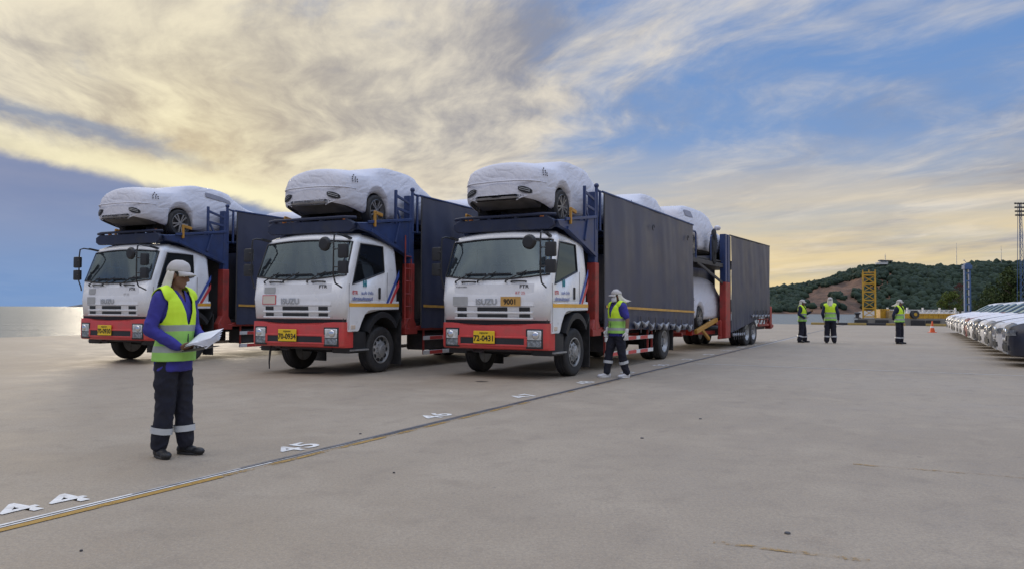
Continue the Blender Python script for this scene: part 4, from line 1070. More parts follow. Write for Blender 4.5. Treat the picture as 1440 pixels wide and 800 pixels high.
def put_car(src, key, frame, lx, ly, z, label, tilt=0.0, flip=False):
    o = src if not used[key] else copy_tree(src); used[key] = True
    x0, y0, a = frame
    c = Matrix.Translation((x0+lx*cos(a)+ly*sin(a), y0-lx*sin(a)+ly*cos(a), z)) @ Matrix.Rotation(-a+(pi if flip else 0), 4, 'Z') @ Matrix.Rotation(tilt, 4, 'X')
    o.location = c.to_translation(); o.rotation_euler = c.to_euler(); tag(o, label, 'car', 'cars under white covers on the carriers'); return o
DK = 3.045
put_car(sed, 'sed', POS[0], 0.0, 0.22, DK, 'white-covered saloon above the cab of the nearest lorry')
put_car(sed, 'sed', POS[1], 0.0, 0.42, DK, 'white-covered saloon above the cab of the middle lorry')
c3 = put_car(sed, 'sed', POS[2], 0.0, 0.12, DK, 'white-covered saloon above the cab of the farthest-left lorry')
put_car(sed, 'sed', POS[0], 0.0, 5.25, DK, 'white-covered saloon whose roof shows above the nearest lorry\'s curtain')
put_car(sed, 'sed', POS[1], 0.0, 5.45, DK, 'white-covered car whose roof shows above the middle lorry\'s curtain')
put_car(sed, 'sed', POS[2], 0.0, 5.30, DK, 'white-covered car whose roof shows above the farthest-left lorry\'s curtain')

netting(c3, SED, [(1.95, 1.10, 1.22), (2.2, 1.07, 1.20), (2.5, 1.04, 1.16), (2.75, 1.0, 1.08)])
# ------------------------------------------------------------------ the trailer behind the nearest lorry
TRF = (6.56, 26.96, 0.569)
def make_trailer():
    T = thing('car_carrier_trailer', 'navy curtain-sided car carrier trailer hitched behind the nearest lorry', 'trailer', (TRF[0], TRF[1], 0), -TRF[2])
    Lc = 5.30
    cm = curtain_mesh(0.0, Lc, 0.52, 1.20, 3.86, 31.0, nu=110, amp=1.3)
    for sgn in (-1, 1):
        mn, mx = (lambda a, c: (min(a*sgn, c*sgn), max(a*sgn, c*sgn)))(1.0, 1.22)
        o = link('curtain', cm, T, (1.215*sgn, 0, 0)); o.scale.x = sgn
        for y0, y1 in ((-0.62, -0.10),):
            b = MB(); b.box(mn, mx, y0, y1, 0.35, 2.25); b.build('post_foot', M_REDF, T, bevel=0.02)
            b = MB(); b.box(mn+0.01, mx-0.01, y0+0.01, y0+0.22, 2.25, 3.88); b.box(mn+0.01, mx-0.01, y1-0.2, y1-0.01, 2.25, 3.88); b.box(mn+0.06, mx-0.06, y0+0.2, y1-0.2, 2.30, 3.80); b.build('post', M_BLUE, T, bevel=0.012)
        b = MB(); b.box(mn+0.10, mx-0.02, -0.10, 0.02, 0.55, 3.84); b.build('gap_filler', M_DARK, T)  # dark filler box, added to close the bright gap between post and curtain
        b = MB(); b.tube([(1.21*sgn, -0.1, 3.875), (1.21*sgn, Lc, 3.875)], 0.025, 8); b.build('curtain_rail', M_DARK, T)
        b = MB(); b.box(mn+0.02, mx-0.04, Lc-0.10, Lc+0.02, 0.9, 3.84); b.build('rear_post', M_DARK, T)
        b = MB(); b.box(mn, mx, Lc+0.03, Lc+0.30, 0.55, 1.45); b.prism([(Lc+0.03, 0.55), (Lc+0.55, 0.60), (Lc+0.55, 0.72), (Lc+0.03, 0.75)], 'x', mn, mx); b.build('ramp_hinge', M_REDF, T, bevel=0.015)
        for y in (2.15, 3.05):
            put_wheel(T, 1.03*sgn, y, WR, side=sgn); put_wheel(T, 0.72*sgn, y, WR, side=sgn)
        # hem lashings: low in front of the wheels, high behind them
        for k_ in range(6):
            y = 0.10+0.26*k_; b = MB(); b.tube([(1.25*sgn, y+0.2*(j/5-0.5), 0.50-0.07*sin(pi*j/5)) for j in range(6)], [0.015, 0.03, 0.04, 0.04, 0.03, 0.015], 6); b.build('tie_loop', M_TIE, T)
            b = MB(); b.bar((1.255*sgn, y+0.13, 0.62), (1.25*sgn, y+0.13, 0.28), 0.012, 0.04, up=(0, 1, 0)); b.build('tie_strap', M_DARK, T)
        for k_ in range(6):
            y = 2.6+0.45*k_; b = MB(); b.tube([(1.25*sgn, y+0.36*(j/5-0.5), 1.13-0.07*sin(pi*j/5)) for j in range(6)], [0.015, 0.03, 0.045, 0.045, 0.03, 0.015], 6); b.build('tie_loop', M_TIE, T)
            b = MB(); b.bar((1.255*sgn, y+0.22, 1.30), (1.25*sgn, y+0.22, 0.82), 0.012, 0.04, up=(0, 1, 0)); b.build('tie_strap', M_DARK, T)
        b = MB(); b.bar((1.15*sgn, 3.7, 0.72), (1.15*sgn, Lc+0.5, 0.72), 0.06, 0.09); b.bar((1.15*sgn, 3.7, 0.95), (1.15*sgn, Lc+0.1, 0.95), 0.05, 0.06)
        for y in (3.75, 4.3, 4.9): b.bar((1.15*sgn, y, 0.72), (1.15*sgn, y+0.3, 0.95), 0.04, 0.05)
        b.build('rear_sill', M_REDF, T, bevel=0.008)
        b = MB(); b.bar((1.0*sgn, Lc+0.1, 0.66), (1.0*sgn, Lc+0.7, 0.62), 0.3, 0.05); b.build('ramp_tip', M_YEL, T)
        # front frame: red bracket and yellow raking beam of the drawbar
        b = MB(); b.bar((1.05*sgn, -0.75, 0.36), (1.05*sgn, -0.75, 0.95), 0.10, 0.10); b.bar((1.05*sgn, -0.75, 0.95), (1.05*sgn, -0.2, 0.50), 0.06, 0.08); b.bar((1.05*sgn, -0.9, 0.38), (1.05*sgn, -0.1, 0.38), 0.08, 0.10); b.build('front_bracket', M_REDF, T, bevel=0.01)
        b = MB(); b.bar((0.95*sgn, -2.9, 0.62), (0.95*sgn, -0.8, 0.98), 0.10, 0.14); b.bar((0.95*sgn, -2.4, 0.72), (0.95*sgn, -1.6, 0.36), 0.08, 0.10); b.build('raking_beam', M_YEL, T, bevel=0.012)
    b = MB(); b.box(-1.0, 1.0, -0.6, Lc, 0.55, 0.66); b.box(-0.5, -0.4, -0.6, Lc, 0.40, 0.56); b.box(0.4, 0.5, -0.6, Lc, 0.40, 0.56); b.box(-1.05, 1.05, 0, Lc, 2.95, 3.02); b.box(-1.05, 1.05, -0.6, 0.1, 2.86, 2.95)
    b.build('deck_frame', M_DARK, T)
    b = MB(); b.bar((0, -3.8, 0.55), (0, -0.5, 0.55), 0.16, 0.16); b.bar((0.0, -3.4, 0.55), (0.8, -0.6, 0.55), 0.1, 0.12); b.bar((0.0, -3.4, 0.55), (-0.8, -0.6, 0.55), 0.1, 0.12); b.build('drawbar', M_REDF, T, bevel=0.01)
    for y in (2.15, 3.05): MB().tube([(-1, y, 0.47), (1, y, 0.47)], 0.06, 8).build('axle', M_DARK, T)
    # swung-out upper platform reaching over the gap
    b = MB()
    for x in (-0.78, 0.78): b.box(x-0.28, x+0.28, -4.0, -0.6, 2.93, 2.98)
    for y in (-3.9, -3.0, -2.1, -1.2): b.box(-1.06, 1.06, y-0.05, y+0.05, 2.85, 2.925)
    b.build('upper_platform', M_DARK, T, bevel=0.008)
    for sgn in (-1, 1):
        for y in (-3.75, -1.9):
            b = MB(); b.tube([(1.12*sgn, y, 2.9), (1.12*sgn, y, 3.66), (1.12*sgn, y+0.06, 3.72), (1.12*sgn, y+0.34, 3.72), (1.12*sgn, y+0.40, 3.66), (1.12*sgn, y+0.40, 2.9)], 0.025, 7)
            b.build('guard_hoop', M_BLUE, T)
        b = MB(); b.bar((1.1*sgn, -4.0, 2.86), (1.1*sgn, -0.6, 2.80), 0.06, 0.14); b.bar((1.1*sgn, -3.2, 2.80), (1.1*sgn, -0.5, 2.20), 0.05, 0.09); b.build('platform_beam', M_DARK, T, bevel=0.008)
    return T
trailer = make_trailer()
cu = put_car(suv, 'suv', TRF, -0.05, -3.75, 2.99, 'white-covered sport utility car high between the nearest lorry and its trailer')
put_car(suv, 'suv', TRF, -0.05, -3.2, 0.74, 'white-covered car low in the gap between lorry and trailer', flip=False)
netting(cu, SUV, [(0.55, 1.28, 1.46), (0.75, 1.27, 1.48), (1.0, 1.27, 1.48), (1.2, 1.27, 1.46)])
# bulky black jacket hung on the rear hoop
b = MB(); b.ico((0, 0, 0.45), (0.10, 0.20, 0.50), 3, 0.5, 4); b.ico((0.02, 0.02, 0.80), (0.09, 0.14, 0.22), 3, 0.3, 6)
x0, y0, a = TRF; lx, ly = 1.12, -1.66
o = b.build('hung_tarpaulin', pm('black_cloth', (0.022, 0.024, 0.03), 0.75, bump=0.01, bscale=8), None, smooth=180)
o.location = (x0+lx*cos(a)+ly*sin(a), y0-lx*sin(a)+ly*cos(a), 2.92); o.rotation_euler.z = -a
tag(o, 'black cloth bundle hung on the blue hoop in front of the trailer', 'cloth')

# ------------------------------------------------------------------ parked new cars on the right: nose at y = 0
PK = dict(L=4.65, arches=(0.90, 3.72), belt=1.10,
    top=[(0, 0.82), (0.04, 0.93), (0.12, 0.99), (0.40, 1.07), (0.9, 1.17), (1.35, 1.25), (1.75, 1.47), (2.15, 1.67), (2.6, 1.74), (3.3, 1.73), (3.9, 1.65), (4.3, 1.42), (4.55, 1.15), (4.62, 1.0), (4.65, 0.85)],
    half=[(0, 0.58), (0.03, 0.68), (0.08, 0.77), (0.18, 0.86), (0.4, 0.93), (0.9, 0.965), (3.8, 0.965), (4.3, 0.92), (4.55, 0.84), (4.65, 0.72)],
    bot=[(0, 0.30), (0.08, 0.25), (0.5, 0.23), (4.2, 0.23), (4.5, 0.32), (4.65, 0.42)])
M_CGLASS = glass_mat('car_glass', (0.18, 0.21, 0.22), 0.10)
M_FILM = pm('white_protective_film', (0.74, 0.74, 0.79), 0.35, var=0.06, bump=0.004, bscale=5)
PAINT = {k_: pm('car_paint_'+k_, c, 0.40, var=0.03, coat=0.25) for k_, c in (('white', (0.72, 0.72, 0.74)), ('silver', (0.42, 0.43, 0.46)), ('navy', (0.018, 0.022, 0.04)), ('grey', (0.16, 0.165, 0.18)), ('red', (0.16, 0.015, 0.02)))}
PKY, PKG = car_grid(PK['top'], PK['half'], PK['bot'], PK['L'], PK['arches'], nst=50, belt=PK['belt'])
def is_glass(i, j):
    y = (PKG[i][0][1]+PKG[i+1][0][1])/2
    if 1.38 < y < 2.08 and j >= 6: return 'ws'
    if 1.62 < y < 4.02 and j in (5, 6, 7) and not (2.72 < y < 2.82): return 'side'
    if 4.06 < y < 4.42 and j >= 8: return 'rear'
    return None
def pk_meshes():
    R_ = {}
    for c in PAINT:
        b = MB(); car_mesh(b, PKG, lambda i, j: not is_glass(i, j)); car_ends(b, PKG)
        R_[c] = b.mesh('body', PAINT[c], smooth=26, merge=True)
    b = MB(); car_mesh(b, PKG, lambda i, j: is_glass(i, j) == 'ws'); R_['ws'] = b.mesh('windshield', M_CGLASS, smooth=180, merge=True)
    b = MB(); car_mesh(b, PKG, lambda i, j: is_glass(i, j) in ('side', 'rear')); R_['side'] = b.mesh('side_glass', M_CGLASS, smooth=180, merge=True)
    H = [[(x*0.90 if x else 0, y, z+0.012) for x, y, z in r[5:]] for r in PKG if 0.16 < r[0][1] < 1.30]
    b = MB(); car_mesh(b, H, lambda i, j: True); R_['film'] = b.mesh('bonnet_film', M_FILM, smooth=180, merge=True)
    return R_
PKM = pk_meshes()
def kidney(sgn):
    n = 14; P = []
    for k_ in range(n):
        a = 2*pi*k_/n; P.append((0.155*sgn+0.125*max(-1, min(1, 1.25*cos(a))), 0.74+0.135*max(-1, min(1, 1.2*sin(a)))))
    return P
kmesh = []
for sgn in (-1, 1):
    P = kidney(sgn); b = MB(); b.tube([(x, -0.015, z) for x, z in P], 0.020, 6, True); fr = b.mesh('grille_frame', M_CHROME, smooth=180)
    b = MB(); b.prism(P, 'y', -0.010, 0.02); gr = b.mesh('grille', M_BLACK, smooth=0)
    b = MB()
    for k_ in range(6): x = 0.155*sgn-0.10+0.04*k_; b.bar((x, -0.013, 0.62), (x, -0.013, 0.86), 0.010, 0.006)
    kmesh.append((gr, fr, b.mesh('grille_slat', M_DARK)))
def lamp_mesh(sgn):
    P = []
    for f in [k_/6 for k_ in range(7)]:
        x = 0.38+0.46*f; y = interp([(0.38, -0.005), (0.58, 0.0), (0.68, 0.03), (0.77, 0.08), (0.84, 0.16)], x)-0.006
        P.append([(x*sgn, y-0.012, 0.72+0.02*f), (x*sgn*1.005, y-0.024, 0.77+0.04*f), (x*sgn, y-0.012, 0.83+0.05*f)])
    return MB().grid(P).mesh('headlight', pm('car_headlight_lens', (0.16, 0.18, 0.21), 0.12, var=0.35, scale=12, coat=0.6), smooth=180)
lamps = {s_: lamp_mesh(s_) for s_ in (-1, 1)}
def parked_car(color):
    T = thing('parked_car', '', 'car')
    body = link('body', PKM[color], T)
    link('windshield', PKM['ws'], T); link('window_glass', PKM['side'], T); link('bonnet_film', PKM['film'], T)
    for q, sgn in zip(kmesh, (-1, 1)):
        g = link('grille', q[0], T); link('grille_frame', q[1], g); link('grille_slat', q[2], g)
        link('headlight', lamps[sgn], T)
        b = MB(); b.prism([(0.40*sgn, 0.36), (0.62*sgn, 0.38), (0.60*sgn, 0.50), (0.42*sgn, 0.47)], 'y', -0.012, 0.03); b.build('side_intake', M_BLACK, T)
        b = MB(); b.ico((1.05*sgn, 1.72, 1.15), (0.11, 0.07, 0.08), 2); b.bar((0.90*sgn, 1.70, 1.10), (1.02*sgn, 1.72, 1.13), 0.05, 0.03); b.build('mirror', PAINT[color], T, smooth=60)
        for y in PK['arches']: put_alloy(T, 0.84*sgn, y, sgn)
    b = MB(); b.prism([(-0.34, 0.33), (0.34, 0.33), (0.38, 0.50), (-0.38, 0.50)], 'y', -0.012, 0.03); b.build('lower_intake', M_BLACK, T, bevel=0.005)
    b = MB(); b.prism([(-0.55, 0.29), (0.55, 0.29), (0.52, 0.325), (-0.52, 0.325)], 'y', -0.018, 0.03); b.build('skid_trim', M_RIM, T)
    b = MB(); b.box(-0.26, 0.26, -0.018, -0.012, 0.515, 0.545); b.build('plate_holder', M_BLACK, T)
    b = MB(); b.box(-0.70, 0.70, 0.25, 4.4, 0.24, 0.50); b.build('underbody', M_UNDER, T)
    for x in (-0.4, 0.4):
        b = MB(); b.box(x-0.24, x+0.24, 2.2, 2.35, 0.6, 1.25); b.box(x-0.24, x+0.24, 1.75, 2.3, 0.45, 0.65); b.build('seat', M_INT, T, bevel=0.04)
    return T
# the row runs along the bay line, noses towards the lorries
colors = ['navy', 'white', 'grey', 'white', 'navy', 'white', 'red', 'white', 'silver', 'white', 'grey', 'white', 'white']
desc = {0: 'dark navy car with white film on its bonnet, nearest in the row', 6: 'dark red car with white film on its bonnet in the row'}
ordi = ['', 'second', 'third', 'fourth', 'fifth', 'sixth', 'seventh', 'eighth', 'ninth', 'tenth', 'eleventh', 'twelfth', 'thirteenth', 'fourteenth']
protos = {}
ROW0 = Vector((12.15, 18.75, 0)); RA = 0.477; RD = Vector((sin(RA), cos(RA), 0)); STEP = 2.43
for i, c in enumerate(colors):
    if c not in protos: o = parked_car(c); protos[c] = o
    else: o = copy_tree(protos[c])
    p = ROW0+RD*STEP*i
    o.location = (p.x, p.y, 0)
    o.rotation_euler.z = atan2(-cos(RA), sin(RA))+pi/2+pi/2*2
    back = Vector((cos(RA), -sin(RA), 0))             # from nose to tail
    o.rotation_euler.z = atan2(back.y, back.x)-pi/2+random.uniform(-0.012, 0.012)
    lb = desc.get(i, f'{c} car with white film on its bonnet, {ordi[i]} from the near end of the row')
    if i == len(colors)-1: lb = 'white car at the far end of the parked row'
    tag(o, lb, 'car', 'new cars parked side by side')
# ================================================================== people
# body frame: x forward, y to the person's left, z up, feet on z = 0
def skin_mat(name, c):
    m = pm(name, c, 0.55, var=0.08, scale=20); m.node_tree.nodes['Principled BSDF'].inputs['Subsurface Weight'].default_value = 0.08
    m.node_tree.nodes['Principled BSDF'].inputs['Subsurface Radius'].default_value = (0.02, 0.008, 0.004); return m
M_SKIN = skin_mat('brown_skin', (0.22, 0.115, 0.07)); M_HAIR = pm('black_hair', (0.012, 0.011, 0.011), 0.5)
M_SHIRT = pm('royal_blue_workshirt', (0.040, 0.038, 0.26), 0.85, var=0.15, scale=9, bump=0.002, bscale=90)
M_NAVY = pm('navy_workshirt', (0.016, 0.022, 0.06), 0.85, var=0.15, scale=9)
M_TROU = pm('dark_work_trousers', (0.011, 0.012, 0.024), 0.85, var=0.25, scale=7, bump=0.002, bscale=80)
M_BOOT = pm('black_boot_leather', (0.016, 0.016, 0.018), 0.5, var=0.2)
M_SNEAK = pm('white_canvas_shoe', (0.60, 0.60, 0.62), 0.7, var=0.1)
M_CAP = pm('off_white_cap_cloth', (0.52, 0.50, 0.49), 0.9, var=0.08, scale=12, bump=0.002, bscale=60)
M_FLAP = pm('cream_neck_flap', (0.62, 0.59, 0.52), 0.9, var=0.1, scale=10, bump=0.003, bscale=30)
M_BAND = pm('grey_reflective_band', (0.52, 0.54, 0.56), 0.35, var=0.1)
M_GLOVE = pm('white_cotton_glove', (0.68, 0.68, 0.68), 0.9, var=0.08)
M_MASK = pm('white_face_mask', (0.70, 0.71, 0.74), 0.8, var=0.05)
M_TRIM = pm('vest_binding', (0.03, 0.035, 0.04), 0.7)
def vest_mat(name, z0, z1, z2, z3):
    """neon fabric above, greener netting below, two grey retroreflective bands"""
    m = bpy.data.materials.new(name); m.use_nodes = True; nt = m.node_tree; b = nt.nodes['Principled BSDF']; h = SH(nt)
    t = nt.nodes.new('ShaderNodeTexCoord').outputs['Object']; x, y, z = h.sep(t)
    z = h.add(z, h.mul(h.sub(h.noise(t, 6.0, 2.0), 0.5), 0.012))
    n = h.noise(t, 9.0, 4.0)
    neon = h.mix(n, (0.56, 0.86, 0.020), (0.70, 0.96, 0.05)); net = h.mix(n, (0.27, 0.56, 0.10), (0.36, 0.68, 0.15))
    c = h.mix(h.ss(z, z2-0.004, z2+0.004), net, neon)
    band = h.add(h.mul(h.ss(z, z0-0.003, z0+0.003), h.ss(z, z1+0.003, z1-0.003)), h.mul(h.ss(z, z2-0.003, z2+0.003), h.ss(z, z3+0.003, z3-0.003)))
    c = h.mix(band, c, (0.33, 0.36, 0.34))
    h.put(b.inputs['Base Color'], c); b.inputs['Roughness'].default_value = 0.7
    MATS[name] = m; return m
M_VEST = vest_mat('neon_vest', 0.93, 0.985, 1.115, 1.17)

class Blob(MB):
    def ell(self, c, r, R=None, n=3):
        bm = bmesh.new(); bmesh.ops.create_icosphere(bm, subdivisions=n, radius=1.0); b = len(self.v)
        for vv in bm.verts:
            p = Vector((vv.co.x*r[0], vv.co.y*r[1], vv.co.z*r[2]))
            if R is not None: p = R @ p
            self.v.append(tuple(Vector(c)+p))
        for ff in bm.faces: self.f.append(tuple(b+x.index for x in ff.verts))
        bm.free(); return self
    def cap(self, p0, r0, p1, r1, n=12):
        p0, p1 = Vector(p0), Vector(p1); d = (p1-p0).normalized(); pts, rr = [], []
        for a in (80, 55, 25): pts.append(p0-d*r0*sin(radians(a))); rr.append(r0*cos(radians(a)))
        for f in (0, .5, 1): pts.append(p0.lerp(p1, f)); rr.append(r0+(r1-r0)*f)
        for a in (25, 55, 80): pts.append(p1+d*r1*sin(radians(a))); rr.append(r1*cos(radians(a)))
        return self.tube(pts, rr, n)
    def limb(self, pts, rs, n=12):
        for a, c, r0, r1 in zip(pts, pts[1:], rs, rs[1:]): self.cap(a, r0, c, r1, n)
        return self
    def loft(self, rings, n=24):
        """rings: (cx, cy, cz, rx, ry)"""
        P = [[(cx+rx*cos(2*pi*k_/n), cy+ry*sin(2*pi*k_/n), cz) for k_ in range(n)] for cx, cy, cz, rx, ry in rings]
        b = len(self.v); self.grid(P, wrap=True)
        self.f.append(tuple(b+k_ for k_ in range(n))); m = b+(len(P)-1)*n; self.f.append(tuple(m+k_ for k_ in reversed(range(n)))); return self
    def fuse(self, name, mat, parent, voxel, smooth=4, wrinkle=0.0, wscale=(14, 14, 9), seed=0.0, cut=None, solid=0.0):
        me = bpy.data.meshes.new(name); me.from_pydata(self.v, [], self.f)
        bm = bmesh.new(); bm.from_mesh(me); bmesh.ops.recalc_face_normals(bm, faces=bm.faces); bm.to_mesh(me); bm.free()
        o = bpy.data.objects.new(name, me); COL.objects.link(o)
        md = o.modifiers.new('fuse', 'REMESH'); md.mode = 'VOXEL'; md.voxel_size = voxel
        ms = o.modifiers.new('soften', 'SMOOTH'); ms.factor = 0.5; ms.iterations = smooth
        dg = bpy.context.evaluated_depsgraph_get(); dg.update()
        m2 = bpy.data.meshes.new_from_object(o.evaluated_get(dg)); m2.name = name
        bpy.data.objects.remove(o); bpy.data.meshes.remove(me)
        if wrinkle:
            ns = [v_.normal.copy() for v_ in m2.vertices]
            for v_, nn in zip(m2.vertices, ns):
                p = v_.co
                q = Vector((p.x*wscale[0], p.y*wscale[1], p.z*wscale[2]+seed))
                k_ = 1-abs(noise.noise(q))*2.2; k2 = noise.noise(q*0.45+Vector((3, 1, seed)))
                v_.co = p+nn*wrinkle*(k_*0.6+k2*0.9)
        if cut:
            bm = bmesh.new(); bm.from_mesh(m2)
            bmesh.ops.delete(bm, geom=[f for f in bm.faces if cut(f.calc_center_median())], context='FACES')
            for _ in range(8):
                new = {}
                for v_ in bm.verts:
                    nb = [e.other_vert(v_) for e in v_.link_edges if e.is_boundary]
                    if len(nb) == 2: new[v_] = v_.co*0.5+(nb[0].co+nb[1].co)*0.25
                for v_, c in new.items(): v_.co = c
            bm.to_mesh(m2); bm.free()
        for p in m2.polygons: p.use_smooth = True
        m2.materials.clear(); m2.materials.append(mat)
        ob = link(name, m2, parent)
        if solid:
            s_ = ob.modifiers.new('thickness', 'SOLIDIFY'); s_.thickness = solid; s_.offset = 1
        return ob

TORSO = [(0, 0, 0.84, 0.105, 0.160), (0, 0, 0.93, 0.118, 0.168), (0.005, 0, 1.03, 0.112, 0.155), (0.01, 0, 1.15, 0.118, 0.162), (0.01, 0, 1.28, 0.125, 0.178), (0.0, 0, 1.38, 0.112, 0.180), (-0.01, 0, 1.44, 0.085, 0.135), (-0.015, 0, 1.475, 0.060, 0.072)]
def grow(rings, d): return [(a, b_, c, r+d, s_+d) for a, b_, c, r, s_ in rings]

def hand(B, wrist, direc, palm_n, side, curl, s_=1.0, glove=0.0):
    """palm, four fingers and a thumb; palm_n points out of the palm"""
    d = Vector(direc).normalized(); n_ = Vector(palm_n); n_ = (n_-d*n_.dot(d)).normalized(); a = d.cross(n_)*side
    w_ = Vector(wrist); R = Matrix((d, a, n_)).transposed()
    B.ell(w_+d*0.045*s_, (0.055*s_, 0.042*s_, 0.019*s_+glove), R, 2)
    for k_, (off, ln) in enumerate(((-0.030, 0.062), (-0.010, 0.072), (0.011, 0.068), (0.031, 0.052))):
        b0 = w_+d*0.085*s_+a*off*s_; r = (0.0095 if k_ < 3 else 0.0085)*s_+glove
        p1 = b0+(d*cos(curl*0.5)+n_*sin(curl*0.5))*ln*0.55*s_
        p2 = p1+(d*cos(curl*1.3)+n_*sin(curl*1.3))*ln*0.5*s_
        B.limb([b0-d*0.02, b0, p1, p2], [r, r, r*0.95, r*0.8], 8)
    t0 = w_+d*0.025*s_-a*0.034*s_; t1 = t0+(d*0.6-a*0.55+n_*0.45)*0.045*s_; t2 = t1+(d*0.85+a*0.05+n_*0.5)*0.032*s_
    B.limb([t0, t1, t2], [0.013*s_+glove, 0.011*s_+glove, 0.009*s_+glove], 8)

def person(label, loc, face, pose, shirt, voxel=0.012, group=None, scale=1.0):
    T = thing('person', label, 'person', (loc[0], loc[1], 0), face, group); T.scale = (scale*pose.get('slim', 1.0), scale*pose.get('slim', 1.0), scale)
    P = pose; g = P.get
    hips = g('hip', [(0, 0.09, 0.90), (0, -0.09, 0.90)]); knees, ankles = P['knee'], P['ankle']
    shl = g('shoulder', [(0, 0.185, 1.405), (0, -0.185, 1.405)]); elb, wri = P['elbow'], P['wrist']
    HR = Matrix.Rotation(g('head_yaw', 0), 3, 'Z') @ Matrix.Rotation(g('head_pitch', 0), 3, 'Y')
    HC = Vector(g('head', (0.015, 0, 1.60)))
    def hp(x, y, z): return HC+HR @ Vector((x, y, z))
    # ---- body, one skin
    B = Blob(); B.loft(TORSO)
    B.limb([(-0.01, 0, 1.44), HC+Vector((-0.012, 0, -0.05))], [0.062, 0.055])
    B.ell(hp(-0.008, 0, 0.035), (0.098, 0.078, 0.095), HR); B.ell(hp(0.022, 0, -0.045), (0.068, 0.060, 0.078), HR); B.ell(hp(0.058, 0, -0.088), (0.030, 0.032, 0.024), HR)
    B.limb([hp(0.083, 0, 0.012), hp(0.107, 0, -0.028)], [0.011, 0.016]); B.ell(hp(0.084, 0, -0.063), (0.014, 0.026, 0.011), HR, 2); B.ell(hp(0.080, 0, 0.022), (0.016, 0.052, 0.010), HR, 2)
    for s_ in (1, -1):
        B.ell(hp(-0.005, 0.079*s_, -0.012), (0.020, 0.011, 0.034), HR, 2); B.ell(hp(0.062, 0.036*s_, -0.030), (0.022, 0.020, 0.020), HR, 2)
    for i in (0, 1):
        B.limb([hips[i], knees[i], ankles[i]], [0.085, 0.058, 0.040]); a = Vector(ankles[i]); f = Vector(g('foot', [(1, 0.15, 0), (1, -0.15, 0)])[i]).normalized()
        B.limb([a+Vector((0, 0, -0.03)), a+f*0.10+Vector((0, 0, -0.05))], [0.038, 0.03])
        B.limb([shl[i], elb[i], wri[i]], [0.055, 0.042, 0.028])
        if not g('glove'): hand(B, wri[i], g('hand_dir')[i], g('palm')[i], 1 if i == 0 else -1, g('curl', (0.5, 0.5))[i])
    B.fuse('body', M_SKIN, T, min(voxel, 0.008), 3)
    if g('glove'):
        for i in (0, 1):
            B = Blob(); B.cap(Vector(wri[i])-Vector(g('hand_dir')[i]).normalized()*0.05, 0.036, wri[i], 0.034); hand(B, wri[i], g('hand_dir')[i], g('palm')[i], 1 if i == 0 else -1, g('curl', (0.5, 0.5))[i], 1.05, 0.004)
            B.fuse('glove', M_GLOVE, T, 0.007, 2)
    # eyes and brows
    for s_ in (1, -1):
        MB().ico(tuple(hp(0.0815, 0.033*s_, 0.004)), (0.011, 0.014, 0.009), 2).build('eye', pm('eye_white', (0.45, 0.43, 0.40), 0.3), T, smooth=180)
        MB().ico(tuple(hp(0.0905, 0.033*s_, 0.004)), (0.004, 0.0065, 0.0065), 2).build('iris', M_HAIR, T, smooth=180)
        b = Blob(); b.limb([hp(0.090, 0.016*s_, 0.026), hp(0.086, 0.035*s_, 0.031), hp(0.074, 0.054*s_, 0.024)], [0.005, 0.006, 0.004], 6); b.build('eyebrow', M_HAIR, T, smooth=180)
    # hair under the cap
    b = Blob(); b.ell(hp(-0.016, 0, 0.036), (0.098, 0.083, 0.098), HR); b.ell(hp(-0.05, 0, -0.03), (0.055, 0.070, 0.055), HR)
    b.fuse('hair', M_HAIR, T, 0.012, 2, cut=lambda c: (HR.transposed() @ (c-HC)).x > 0.045)
    # ---- trousers
    B = Blob(); B.loft([(0, 0, 0.80, 0.120, 0.170), (0, 0, 0.90, 0.130, 0.180), (0, 0, 0.99, 0.120, 0.170)])
    rk, ra = g('trouser', (0.098, 0.092))
    for i in (0, 1):
        h_, k_, a = Vector(hips[i]), Vector(knees[i]), Vector(ankles[i])
        B.limb([h_+Vector((0, 0, -0.02)), h_.lerp(k_, 0.5), k_, k_.lerp(a, 0.55), a+Vector((0, 0, 0.02))], [0.108, 0.100, rk, ra, ra*0.94], 16)
        if g('cargo', True): B.ell(h_.lerp(k_, 0.62)+Vector((0, 0.085 if i == 0 else -0.085, 0)), (0.065, 0.030, 0.085), None, 2)
    lo = min(a[2] for a in ankles)-0.045
    tr = B.fuse('trousers', M_TROU, T, voxel, 3, 0.013, (11, 11, 13), 2.0, cut=None)
    for i in (0, 1):
        k_, a = Vector(knees[i]), Vector(ankles[i])
        zb = g('band', 0.44)
        c0 = k_.lerp(a, zb-0.07); c1 = k_.lerp(a, zb+0.07); r0 = rk+(ra-rk)*min(1, (zb-0.07)/0.55)+0.019; b = MB()
        ax = (c1-c0).normalized(); s_ = ax.cross(Vector((1, 0, 0))).normalized(); u = ax.cross(s_)
        b.grid([[c+(s_*cos(2*pi*q/24)+u*sin(2*pi*q/24))*(r0+0.003*sin(q*1.9)) for q in range(24)] for c in (c0, c0.lerp(c1, .5), c1)], wrap=True)
        b.build('reflective_band', M_BAND, tr, smooth=180)
    # ---- shoes
    for i in (0, 1):
        a = Vector(ankles[i]); f = Vector(g('foot', [(1, 0.15, 0), (1, -0.15, 0)])[i]).normalized(); z0 = a.z-0.09
        R = Matrix((f, Vector((-f.y, f.x, 0)), Vector((0, 0, 1)))).transposed()
        B = Blob(); q = Vector((a.x, a.y, z0))
        B.ell(q+f*-0.03+Vector((0, 0, 0.045)), (0.055, 0.042, 0.048), R); B.ell(q+f*0.06+Vector((0, 0, 0.042)), (0.085, 0.044, 0.042), R); B.ell(q+f*0.145+Vector((0, 0, 0.034)), (0.068, 0.048, 0.036), R); B.cap(q+Vector((0, 0, 0.06)), 0.047, q+Vector((0, 0, 0.12)), 0.046)
